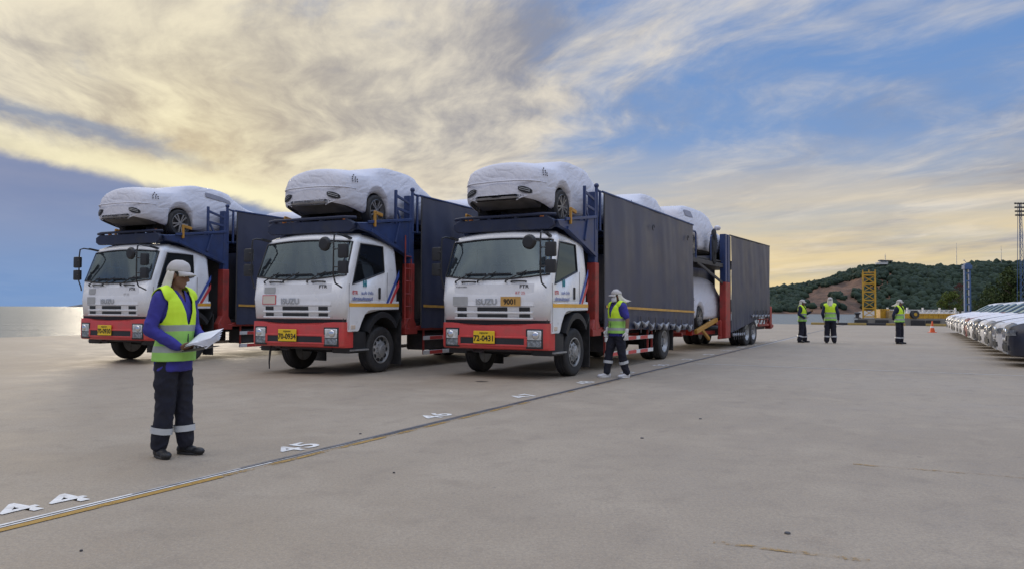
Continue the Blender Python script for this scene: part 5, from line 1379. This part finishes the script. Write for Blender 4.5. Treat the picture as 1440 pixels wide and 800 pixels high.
        sh = B.fuse('shoe', g('shoe', M_BOOT), T, min(voxel, 0.009), 3)
        B = Blob(); n = 22; pl = []
        for k2 in range(n):
            an = 2*pi*k2/n; c = q+f*0.055+R @ Vector((0.140*cos(an), (0.046+0.006*cos(an))*sin(an), 0)); pl.append((c.x, c.y))
        B.prism(pl, 'z', z0, z0+0.022); B.build('sole', g('sole', M_RUB), sh, bevel=0.005)
    # ---- shirt
    B = Blob(); hem = g('hem', 0.80); B.loft([(0, 0, hem, 0.150, 0.200), (0, 0, 0.90, 0.148, 0.198)]+[r for r in grow(TORSO, 0.014) if r[2] > 0.95 and r[2] < 1.46]+[(-0.012, 0, 1.485, 0.074, 0.082)])
    sl = g('sleeve', 1.0)
    for i in (0, 1):
        s0, e0, w0 = Vector(shl[i]), Vector(elb[i]), Vector(wri[i]); wend = e0.lerp(w0, 0.93)
        if sl >= 1: B.limb([s0+Vector((0, 0, -0.005)), s0.lerp(e0, .5), e0, e0.lerp(wend, .5), wend], [0.075, 0.064, 0.056, 0.051, 0.041], 14)
        else: B.limb([s0, s0.lerp(e0, .55), s0.lerp(e0, sl)], [0.080, 0.074, 0.072], 14)
    B.fuse('shirt', shirt, T, voxel, 3, 0.011, (12, 12, 14), 5.0, cut=lambda c: c.z > 1.478 and abs(c.y) < 0.09 or (c.z > 1.36 and c.x > 0.05 and abs(c.y) < (c.z-1.36)*0.35))
    # ---- vest
    B = Blob(); vb = g('vest_bottom', 0.86); G = grow(TORSO, 0.034)
    B.loft([(0.005, 0, vb-0.03, 0.168, 0.218), (0.005, 0, 0.93, 0.165, 0.215)]+[r for r in G if r[2] > 1.0 and r[2] < 1.43]+[(-0.005, 0, 1.445, 0.112, 0.165), (-0.01, 0, 1.475, 0.085, 0.11), (-0.012, 0, 1.51, 0.05, 0.06)])
    for i in (0, 1):
        s0 = Vector(shl[i]); B.limb([(0, s0.y*0.45, 1.43), s0+Vector((0, -0.01*(1 if i == 0 else -1), 0.005))], [0.090, 0.086], 14)
    def vcut(c):
        if c.z < vb: return True
        if c.z > 1.475 and abs(c.y) < 0.105: return True
        if c.x > 0.02 and c.z > 1.17 and abs(c.y) < 0.012+(c.z-1.17)*0.30: return True
        if abs(c.y) > 0.150:
            if ((c.x)/0.088)**2+((c.z-1.335)/0.155)**2 < 1: return True
            if abs(c.y) > 0.232: return True
        return False
    ve = B.fuse('safety_vest', M_VEST, T, min(voxel, 0.010), 3, 0.009, (9, 9, 6), 8.0, cut=vcut, solid=0.006)
    b = MB(); b.bar((0.163, 0, vb+0.01), (0.158, 0, 1.17), 0.012, 0.012); b.build('zip', M_TRIM, ve)
    # ---- cap with peak and neck flap
    cp = MB(); rows = []
    for k_ in range(9):
        a = radians(2+k_*11); rows.append([hp(-0.006+0.107*cos(a)*cos(2*pi*q/28), 0.089*cos(a)*sin(2*pi*q/28), 0.048+0.092*sin(a)**0.9+0.010*cos(a)*cos(2*pi*q/28)+0.006*cos(a)*sin(4*pi*q/28)) for q in range(28)])
    rows.insert(0, [hp(-0.006+0.108*cos(2*pi*q/28), 0.090*sin(2*pi*q/28), 0.030+0.012*cos(2*pi*q/28)) for q in range(28)])
    cp.grid(rows, wrap=True); cp.f.append(tuple(9*28+q for q in range(28)))
    cp.v = [tuple(Vector(p)+Vector((1, 1, 1))*0.006*noise.noise(Vector(p)*22)) for p in cp.v]
    cap = cp.build('cap', M_CAP, T, smooth=180); s_ = cap.modifiers.new('thickness', 'SOLIDIFY'); s_.thickness = 0.006
    P2 = []
    for k_ in range(15):
        a = radians(-68+136*k_/14); r0 = Vector((-0.006+0.110*cos(a), 0.093*sin(a), 0.034+0.012*cos(a))); ext = 0.068*cos(a*1.15)**0.8 if abs(a*1.15) < pi/2 else 0
        P2.append([hp(*(r0+Vector((ext*f, 0.0, -0.016*f*f-0.016*f*(sin(a))**2*2)))) for f in (0, .35, .7, 1)])
    pk = MB().grid(P2).build('cap_peak', M_CAP, cap, smooth=180); s_ = pk.modifiers.new('thickness', 'SOLIDIFY'); s_.thickness = 0.006
    fl = g('flap', 'down'); P3 = []
    for k_ in range(25):
        a = radians(88+184*k_/24); row = []
        for j in range(9):
            f = j/8; bx, by = cos(a), sin(a); fold = 0.010*sin(a*9)*f
            if fl == 'down': p = hp((0.105+0.028*f+fold)*bx-0.008*f, (0.092+0.030*f+fold)*by, 0.030-0.245*f)
            else:
                bl = 0.16*f*f*max(0, -bx); p = hp((0.105+fold)*bx-0.02*f-bl*1.0, (0.092+fold)*by, 0.030-0.20*f+bl*0.25)
            row.append(p)
        P3.append(row)
    fp = MB().grid(P3).build('neck_flap', M_FLAP, cap, smooth=180); s_ = fp.modifiers.new('thickness', 'SOLIDIFY'); s_.thickness = 0.005
    if g('mask'):
        P4 = []
        for k_ in range(11):
            a = radians(-80+160*k_/10); P4.append([hp(0.018+(0.085+0.012*sin(pi*f))*cos(a), (0.066+0.008*sin(pi*f))*sin(a), 0.0-0.105*f) for f in (0, .25, .5, .75, 1)])
        mk = MB().grid(P4).build('face_mask', M_MASK, T, smooth=180); s_ = mk.modifiers.new('thickness', 'SOLIDIFY'); s_.thickness = 0.003; s_.offset = 1
    return T

# the worker with papers, front left: right foot nearer the camera
P1F = radians(-17)
person('worker in neon vest and royal blue shirt reading papers, nearest the camera', (-3.06, 6.90), P1F, dict(
    knee=[(0.05, 0.085, 0.485), (0.0, -0.095, 0.485)], ankle=[(0.07, 0.09, 0.09), (-0.05, -0.115, 0.09)], foot=[(1, 0.10, 0), (1, -0.45, 0)],
    elbow=[(0.02, 0.255, 1.13), (-0.045, -0.275, 1.13)], wrist=[(0.25, 0.125, 1.02), (0.165, -0.120, 0.975)],
    hand_dir=[(0.75, -0.55, -0.1), (0.80, 0.45, -0.15)], palm=[(-0.3, -0.4, 0.85), (0.2, 0.5, 0.8)], curl=(0.8, 1.1),
    head=(0.035, 0.0, 1.612), head_yaw=radians(14), head_pitch=radians(10), vest_bottom=0.85, hem=0.76, trouser=(0.086, 0.082), band=0.62, slim=0.93), M_SHIRT, 0.009, scale=1.005)
# the papers in his hands
def paper_stack():
    ca, sa_ = cos(P1F), sin(P1F); org = Vector((-3.06, 6.90, 0))
    def W(x, y, z): return (org.x+x*ca-y*sa_, org.y+x*sa_+y*ca, z)
    T = thing('paper_stack', 'sheaf of white papers held by the nearest worker', 'papers', W(0.305, -0.02, 0.975), P1F)
    def sheet(n_, dz, dx, curl):
        P = []
        for i in range(9):
            u = i/8; row = []
            for j in range(5):
                v = j/4
                row.append((-0.13+0.30*u+dx, -0.115+0.21*v+0.02*n_*0.2, dz+0.075*u-curl*(u-0.3)**2*0.30+0.10*v-0.02*v*u+0.008*sin(3*v+n_)))
            P.append(row)
        o = MB().grid(P).build('sheet', pm('white_paper', (0.80, 0.81, 0.86), 0.8, var=0.03), T, smooth=180); s_ = o.modifiers.new('thickness', 'SOLIDIFY'); s_.thickness = 0.0015
    T.scale = (0.86, 0.86, 0.9)
    for k_ in range(6): sheet(k_, 0.005*k_+0.003, 0.006*k_-0.01, 0.55-0.11*k_)
    b = MB(); b.box(-0.14, 0.15, -0.12, 0.11, -0.014, -0.006, Matrix.Rotation(-0.18, 4, 'Y')); b.build('clipboard', pm('black_clipboard', (0.03, 0.028, 0.03), 0.5), T, bevel=0.003)
    return T
paper_stack()
# the masked worker stepping along the bay line
person('masked worker in neon vest and white shoes walking beside the nearest lorry', (2.06, 14.86), radians(205), dict(
    hip=[(0, 0.085, 0.89), (0, -0.085, 0.89)], knee=[(-0.03, 0.10, 0.48), (0.13, -0.10, 0.49)], ankle=[(-0.14, 0.11, 0.09), (0.17, -0.11, 0.09)], foot=[(1, 0.10, 0), (1, -0.10, 0)],
    elbow=[(-0.06, 0.265, 1.14), (-0.02, -0.26, 1.14)], wrist=[(-0.03, 0.285, 0.90), (0.10, -0.22, 0.92)], hand_dir=[(0.1, 0.0, -1), (0.3, 0.1, -0.9)], palm=[(0.2, -1, 0), (0.2, 1, 0)], curl=(0.6, 0.7),
    head=(0.02, 0, 1.60), head_yaw=radians(-12), head_pitch=radians(8), flap='blown', mask=True, glove=True, sleeve=0.72, shoe=M_SNEAK, sole=M_WPLA, trouser=(0.078, 0.072), band=0.45, cargo=False, vest_bottom=0.88, hem=0.82), M_SHIRT, 0.010, scale=0.985)
STAND = dict(knee=[(0.02, 0.11, 0.485), (0.02, -0.11, 0.485)], ankle=[(-0.01, 0.13, 0.09), (-0.01, -0.13, 0.09)])
person('worker in neon vest holding a hand up, leftmost of three by the water', (11.81, 30.97), radians(-40), dict(
    knee=[(0.03, 0.15, 0.485), (0.02, -0.12, 0.485)], ankle=[(0.02, 0.22, 0.09), (-0.04, -0.20, 0.09)], elbow=[(0.10, 0.27, 1.16), (-0.03, -0.27, 1.14)], wrist=[(0.30, 0.18, 1.24), (0.16, -0.16, 1.0)],
    hand_dir=[(0.6, -0.3, 0.5), (0.8, 0.4, 0)], palm=[(0, -1, 0.2), (0, 0.3, 1)], head_yaw=radians(10), head_pitch=radians(5), trouser=(0.098, 0.10), band=0.6), M_NAVY, 0.014, 'workers by the water')
person('worker in neon vest seen from behind, middle of three by the water', (12.73, 30.42), radians(65), dict(
    STAND, elbow=[(-0.03, 0.27, 1.13), (0.03, -0.275, 1.12)], wrist=[(0.10, 0.24, 0.92), (0.12, -0.28, 0.88)], hand_dir=[(0.3, 0, -1), (0.3, 0, -1)], palm=[(0, -1, 0), (0, 1, 0)], head_pitch=radians(6), trouser=(0.098, 0.10), band=0.6), M_NAVY, 0.014, 'workers by the water', scale=1.05)
person('worker in neon vest with hands behind his back, rightmost of three by the water', (15.29, 30.03), radians(-52), dict(
    STAND, elbow=[(-0.08, 0.27, 1.13), (-0.10, -0.27, 1.13)], wrist=[(-0.20, 0.06, 0.98), (-0.20, -0.05, 0.96)], hand_dir=[(-0.1, -0.9, 0), (-0.1, 0.9, 0)], palm=[(-1, 0, 0), (-1, 0, 0)], head_yaw=radians(25), head_pitch=radians(4), flap='blown', trouser=(0.095, 0.098), band=0.6), M_NAVY, 0.014, 'workers by the water')
# ================================================================== far shore of the dock basin
def fix(u, v, Y): return Vector((pix_x(u)*Y, Y, CAM_H+(434.9-v)/1069.0*Y))
M_FQ = pm('far_quay_concrete', (0.24, 0.225, 0.20), 0.85, var=0.2, scale=0.3, dirt=((0.12, 0.11, 0.10), 0.5, 0.6))
A = Vector((43.2, 95.0)); dA = Vector((0.887, -0.461))
fq = MB().prism([(A.x, A.y), (A.x+dA.x*110, A.y+dA.y*110), (700, 120), (700, 760), (352, 760), (A.x*4, A.y*4)], 'z', -5.0, 0.28)
far_quay = tag(fq.build('far_quay', M_FQ, smooth=0), kind='structure')
M_TY = pm('tower_yellow_paint', (0.62, 0.36, 0.035), 0.5, var=0.15, dirt=((0.25, 0.15, 0.06), 0.5, 1.5))
# quay-wall fenders
fb = MB(); fb.box(-0.75, 0.75, -0.16, 0.0, -0.95, 0.0); fme = fb.mesh('fender', M_RUB, bevel=0.05, seg=2)
for i, k_ in enumerate((0.35, 2.7, 6.6, 8.2, 10.4, 13.0, 15.6, 18.4, 21.5)):
    o = link('fender', fme, far_quay, (A.x+dA.x*k_, A.y+dA.y*k_, 0.10), atan2(dA.y, dA.x))
# yellow lattice tower
T = thing('lattice_tower', 'yellow lattice tower standing on the far quay', 'tower', (45.1, 96.0, 0.28), -0.42)
w_, H_ = 0.70, 5.75
for sx_ in (-1, 1):
    for sy_ in (-1, 1): MB().box(sx_*w_-0.09, sx_*w_+0.09, sy_*w_-0.09, sy_*w_+0.09, 0, H_).build('corner_post', M_TY, T)
for k_ in range(6):
    z = 0.10+1.04*k_
    for ax in range(4):
        R = Matrix.Rotation(ax*pi/2, 4, 'Z')
        MB().box(-w_, w_, -w_-0.07, -w_+0.07, z, z+0.15, R).build('cross_beam', M_TY, T)
        if k_ < 5:
            for a, c in ((-1, 1), (1, -1)):
                p0, p1 = R @ Vector((a*w_, -w_, z+0.1)), R @ Vector((c*w_, -w_, z+1.04)); MB().bar(p0, p1, 0.07, 0.07).build('brace', M_TY, T)
MB().box(-w_-0.05, w_+0.05, -w_-0.05, w_+0.05, H_-0.10, H_).build('top_platform', M_TY, T)
b = MB()
for x in (-0.7, 0, 0.7): b.box(x-0.06, x+0.06, -w_-0.05, -w_+0.05, H_, H_+0.28)
b.build('railing', M_TY, T)
# low yellow machinery along the quay
def crate(u0, u1, v0, v1, Y, mat, name, label, cat, group=None, ribs=4):
    p0, p1 = fix(u0, v1, Y), fix(u1, v0, Y); wdt = p1.x-p0.x; hgt = p1.z-0.28
    T = thing(name, label, cat, ((p0.x+p1.x)/2, Y, 0.28), 0, group)
    MB().box(-wdt/2, wdt/2, 0, 1.2, 0, hgt).build('casing', mat, T, bevel=0.04)
    for k_ in range(ribs+1): x = -wdt/2+wdt*k_/ribs; MB().box(x-0.05, x+0.05, -0.06, 0.0, 0, hgt+0.03).build('rib', mat, T)
    MB().box(-wdt/2, wdt/2, -0.08, 0.0, hgt-0.09, hgt+0.0).build('rail', mat, T)
    return T
M_BEIGE = pm('beige_paint', (0.45, 0.36, 0.20), 0.6, var=0.15)
crate(1238, 1250, 434, 446, 96, M_TY, 'yellow_cabinet', 'yellow cabinet beside the yellow lattice tower', 'cabinet')
crate(1251, 1262, 436, 446, 95, M_BEIGE, 'beige_cabinet', 'beige cabinet between yellow tower and rightmost distant worker', 'cabinet')
crate(1279, 1341, 440, 446.5, 93, M_TY, 'yellow_barrier', 'long low yellow barrier on the far quay', 'barrier', ribs=9)
crate(1345, 1420, 440, 446.5, 92, M_TY, 'yellow_barrier', 'low yellow barrier on the far quay hidden behind the parked cars', 'barrier', ribs=9)
T = thing('cable_reel', 'dark round cable reel on the far quay beside the yellow barrier', 'reel', (fix(1284, 441, 92.5).x, 92.2, 0.28))
MB().lathe([(0.20, -0.25), (0.48, -0.25), (0.50, -0.20), (0.30, -0.18), (0.30, 0.18), (0.50, 0.20), (0.48, 0.25), (0.20, 0.25)], (0, 0, 0.52), 'y', 20).build('drum', M_DARK, T)
MB().lathe([(0.12, -0.27), (0.20, -0.27), (0.20, 0.27), (0.12, 0.27)], (0, 0, 0.52), 'y', 14).build('hub', M_TY, T)
# white truss gangway railing behind
T = thing('truss_gangway', 'white truss gangway lying behind the yellow barrier', 'gangway', (fix(1295, 437, 100).x, 100, 0.28))
x0, x1 = fix(1246, 437, 100).x-fix(1295, 437, 100).x, fix(1345, 437, 100).x-fix(1295, 437, 100).x
for z in (0.62, 1.05): MB().bar((x0, 0, z), (x1, 0, z), 0.08, 0.09).build('chord', M_WPLA, T)
n = 14
for k_ in range(n):
    xa, xb = x0+(x1-x0)*k_/n, x0+(x1-x0)*(k_+0.5)/n; xc = x0+(x1-x0)*(k_+1)/n
    MB().bar((xa, 0, 0.62), (xb, 0, 1.05), 0.07, 0.07).build('diagonal', M_WPLA, T); MB().bar((xb, 0, 1.05), (xc, 0, 0.62), 0.07, 0.07).build('diagonal', M_WPLA, T)
for k_ in (0.02, 0.3, 0.52, 0.76, 0.98): x = x0+(x1-x0)*k_; MB().box(x-0.09, x+0.09, -0.09, 0.09, 0, 1.35).build('post', M_WPLA, T)
# dark bollard at the quay corner
T = thing('mooring_bollard', 'black mooring bollard at the corner of the far quay', 'bollard', (fix(1211, 450, 94.5).x, 95.6, 0.28))
MB().lathe([(0.42, 0.0), (0.42, 0.06), (0.24, 0.12), (0.22, 0.42), (0.40, 0.55), (0.40, 0.66), (0.20, 0.76)], (0, 0, 0), 'z', 18).build('bollard_body', M_DARK, T)
# traffic cone
T = thing('traffic_cone', 'orange traffic cone on the pier near the far end of the parked cars', 'cone', (25.1, 45.44, 0))
M_CONE = pm('cone_orange', (0.75, 0.12, 0.03), 0.5, var=0.1)
MB().box(-0.19, 0.19, -0.19, 0.19, 0.0, 0.03).build('base', M_CONE, T, bevel=0.01)
MB().lathe([(0.15, 0.03), (0.145, 0.06), (0.10, 0.28)], (0, 0, 0), 'z', 20, cap=False).build('lower_body', M_CONE, T)
MB().lathe([(0.101, 0.28), (0.081, 0.38)], (0, 0, 0), 'z', 20, cap=False).build('reflective_collar', M_WPLA, T)
MB().lathe([(0.08, 0.38), (0.035, 0.66), (0.03, 0.68), (0.01, 0.68)], (0, 0, 0), 'z', 20, cap=True).build('upper_body', M_CONE, T)
# blue mast with a lamp head
M_MB = pm('mast_blue_paint', (0.055, 0.115, 0.25), 0.5, var=0.12)
c = fix(1360.5, 435, 140); T = thing('blue_mast', 'tall blue column with boxy head behind the parked cars', 'mast', (c.x, 140, 0.28))
Hm = fix(1360, 378, 140).z-0.28
for x in (-0.42, 0.42): MB().box(x-0.16, x+0.16, -0.2, 0.2, 0, Hm).build('leg', M_MB, T)
for k_ in range(6): z = Hm*(k_+0.5)/6; MB().box(-0.3, 0.3, -0.1, 0.1, z-0.12, z+0.12).build('rung', M_MB, T)
MB().box(-0.72, 0.72, -0.5, 0.5, Hm, Hm+0.75).build('head', M_MB, T, bevel=0.05)
MB().box(-0.5, 0.5, -0.35, 0.35, Hm+0.76, Hm+1.1).build('cap', M_MB, T, bevel=0.05)
b = MB(); b.bar((0, 0, Hm+1.1), (-0.5, 0, Hm+1.65), 0.08, 0.08); b.box(-0.75, -0.4, -0.12, 0.12, Hm+1.58, Hm+1.72); b.build('lamp_arm', M_STEEL, T)
# floodlight mast
c = fix(1436, 435, 165); T = thing('floodlight_mast', 'tall lattice floodlight mast at the right edge', 'mast', (c.x, 165, 0.28))
Hm = fix(1436, 284, 165).z-0.28
for sx_ in (-1, 1):
    for sy_ in (-1, 1):
        MB().bar((sx_*0.55, sy_*0.55, 0), (sx_*0.22, sy_*0.22, Hm), 0.10, 0.10).build('leg', M_MB, T)
for k_ in range(18):
    f0, f1 = k_/18, (k_+1)/18; a0, a1 = 0.55-0.33*f0, 0.55-0.33*f1
    for s_ in (-1, 1): MB().bar((a0*s_, -a0, Hm*f0), (-a1*s_, -a1, Hm*f1), 0.05, 0.05).build('brace', M_MB, T)
for r_ in range(4):
    z = Hm-0.2-0.85*r_*1.0; wr = 1.35-0.05*r_
    MB().box(-wr, wr, -0.3, -0.2, z-0.05, z+0.05).build('lamp_rail', M_DARK, T)
    for q in range(5):
        x = -wr+0.15+(2*wr-0.3)*q/4; MB().box(x-0.2, x+0.2, -0.6, -0.3, z-0.18, z+0.18, None).build('floodlight', M_DARK, T, bevel=0.03)
# thin masts on the ridge
for u, v0, v1, r in ((1346, 341, 372, 945), (1409, 345, 368, 945)):
    p = hill_pt(u, r); T = thing('ridge_mast', 'thin radio mast on the ridge, '+('left' if u < 1400 else 'right')+' of the two', 'mast', p, 0, 'thin radio masts on the ridge')
    h_ = fix(u, v0, r).z-p.z; MB().tube([(0, 0, -2), (0, 0, h_)], [0.45, 0.22], 6).build('pole', M_STEEL, T)
    for f in (0.5, 0.8): MB().bar((-0.9, 0, h_*f), (0.9, 0, h_*f), 0.25, 0.25).build('aerial', M_STEEL, T)
# lookout building on the summit
p = fix(1242, 372, 940); T = thing('summit_building', 'white building with dark flat roof on top of the hill', 'building', (p.x, 936, p.z+0.3)); T.scale = (0.55, 0.55, 0.62)
M_BW = pm('building_white', (0.70, 0.70, 0.70), 0.7, var=0.05); M_RF = pm('roof_slate', (0.06, 0.07, 0.09), 0.6)
MB().box(-9, 8, 0, 8, 0, 6.2).build('wall', M_BW, T); MB().box(-17, -9, 1, 8, 0, 3.4).build('wing', M_BW, T)
MB().prism([(-11, 6.2), (19, 6.2), (18, 7.6), (-9, 8.6)], 'y', -1.5, 9).build('roof', M_RF, T)
for k_ in range(5): x = -7+3.2*k_; MB().box(x-0.9, x+0.9, -0.06, 0.0, 3.4, 5.0).build('window', M_RF, T)
MB().tube([(4, 4, 8), (4, 4, 21)], [0.7, 0.35], 6).build('aerial_pole', M_STEEL, T)
for z in (12, 15, 17.5): MB().box(2.2, 5.8, 3.7, 4.3, z-0.4, z+0.4).build('aerial_panel', M_STEEL, T)
# ------------------------------------------------------------------ trees on the far quay
M_BARK = pm('bark', (0.10, 0.08, 0.06), 0.9, var=0.3)
def tree(label, u, Y, v0, v1, wpx, mat, seed, nleaf=2600, group='trees behind the far quay'):
    r = random.Random(seed); c = fix(u, 440, Y); top = fix(u, v0, Y).z; H = top-0.28; R_ = wpx/1069.0*Y/2
    T = thing('tree', label, 'tree', (c.x, Y, 0.28), 0, group)
    tr = MB(); tr.tube([(0, 0, 0), (0.1, 0, H*0.25), (-0.05, 0.1, H*0.55)], [H*0.035, H*0.028, H*0.012], 8)
    for k_ in range(6):
        a = 2*pi*k_/6+r.random(); z = H*(0.22+0.07*k_); tr.tube([(0, 0, z), (R_*0.4*cos(a), R_*0.4*sin(a), z+H*0.14), (R_*0.7*cos(a), R_*0.7*sin(a), z+H*0.22)], [H*0.016, H*0.011, H*0.004], 6)
    tr.build('trunk', M_BARK, T)
    cl = []
    for k_ in range(26):
        a, z = r.uniform(0, 2*pi), r.uniform(0.28, 0.92); q = sqrt(r.random())*R_*0.80*sin(pi*min(1, max(0.15, (z-0.12)/0.95)))**0.5
        cl.append((q*cos(a), q*sin(a), H*z, R_*r.uniform(0.16, 0.34)))
    b = MB()
    for k_ in range(nleaf):
        x, y, z, rr = cl[r.randrange(len(cl))]; d = Vector((r.gauss(0, 1), r.gauss(0, 1), r.gauss(0, 1))).normalized()*rr*(r.random()**0.35)
        n_ = Vector((r.gauss(0, 1), r.gauss(0, 1), r.gauss(0, 1)+0.6)).normalized(); s_ = n_.orthogonal().normalized(); t_ = n_.cross(s_); L_ = R_*r.uniform(0.035, 0.075)
        p = Vector((x, y, z))+d*Vector((1, 1, 0.8)).length/1.6; i0 = b.addv([p-s_*L_, p+t_*L_*0.6, p+s_*L_, p-t_*L_*0.6]); b.f.append((i0, i0+1, i0+2, i0+3))
    b.build('crown', mat, T, smooth=0)
M_L1 = leaf_mat('bright_foliage', (0.055, 0.085, 0.018), (0.13, 0.16, 0.035), 0.6)
M_L2 = leaf_mat('olive_foliage', (0.025, 0.045, 0.016), (0.075, 0.10, 0.030), 0.5)
M_L3 = leaf_mat('reddish_foliage', (0.055, 0.022, 0.022), (0.11, 0.040, 0.036), 0.6)
tree('small bright green tree left of the blue column', 1336, 150, 409, 435, 40, M_L1, 5)
tree('dark reddish tree just left of the blue column', 1350, 165, 396, 435, 22, M_L3, 8, 1500)
tree('large olive green tree at the right edge behind the parked cars', 1432, 175, 372, 435, 78, M_L2, 11, 4200)
tree('rounded green tree between blue column and large olive tree', 1395, 185, 402, 435, 46, M_L2, 14, 2400)
tree('low green tree right of the blue column', 1376, 160, 420, 436, 26, M_L2, 17, 1500)
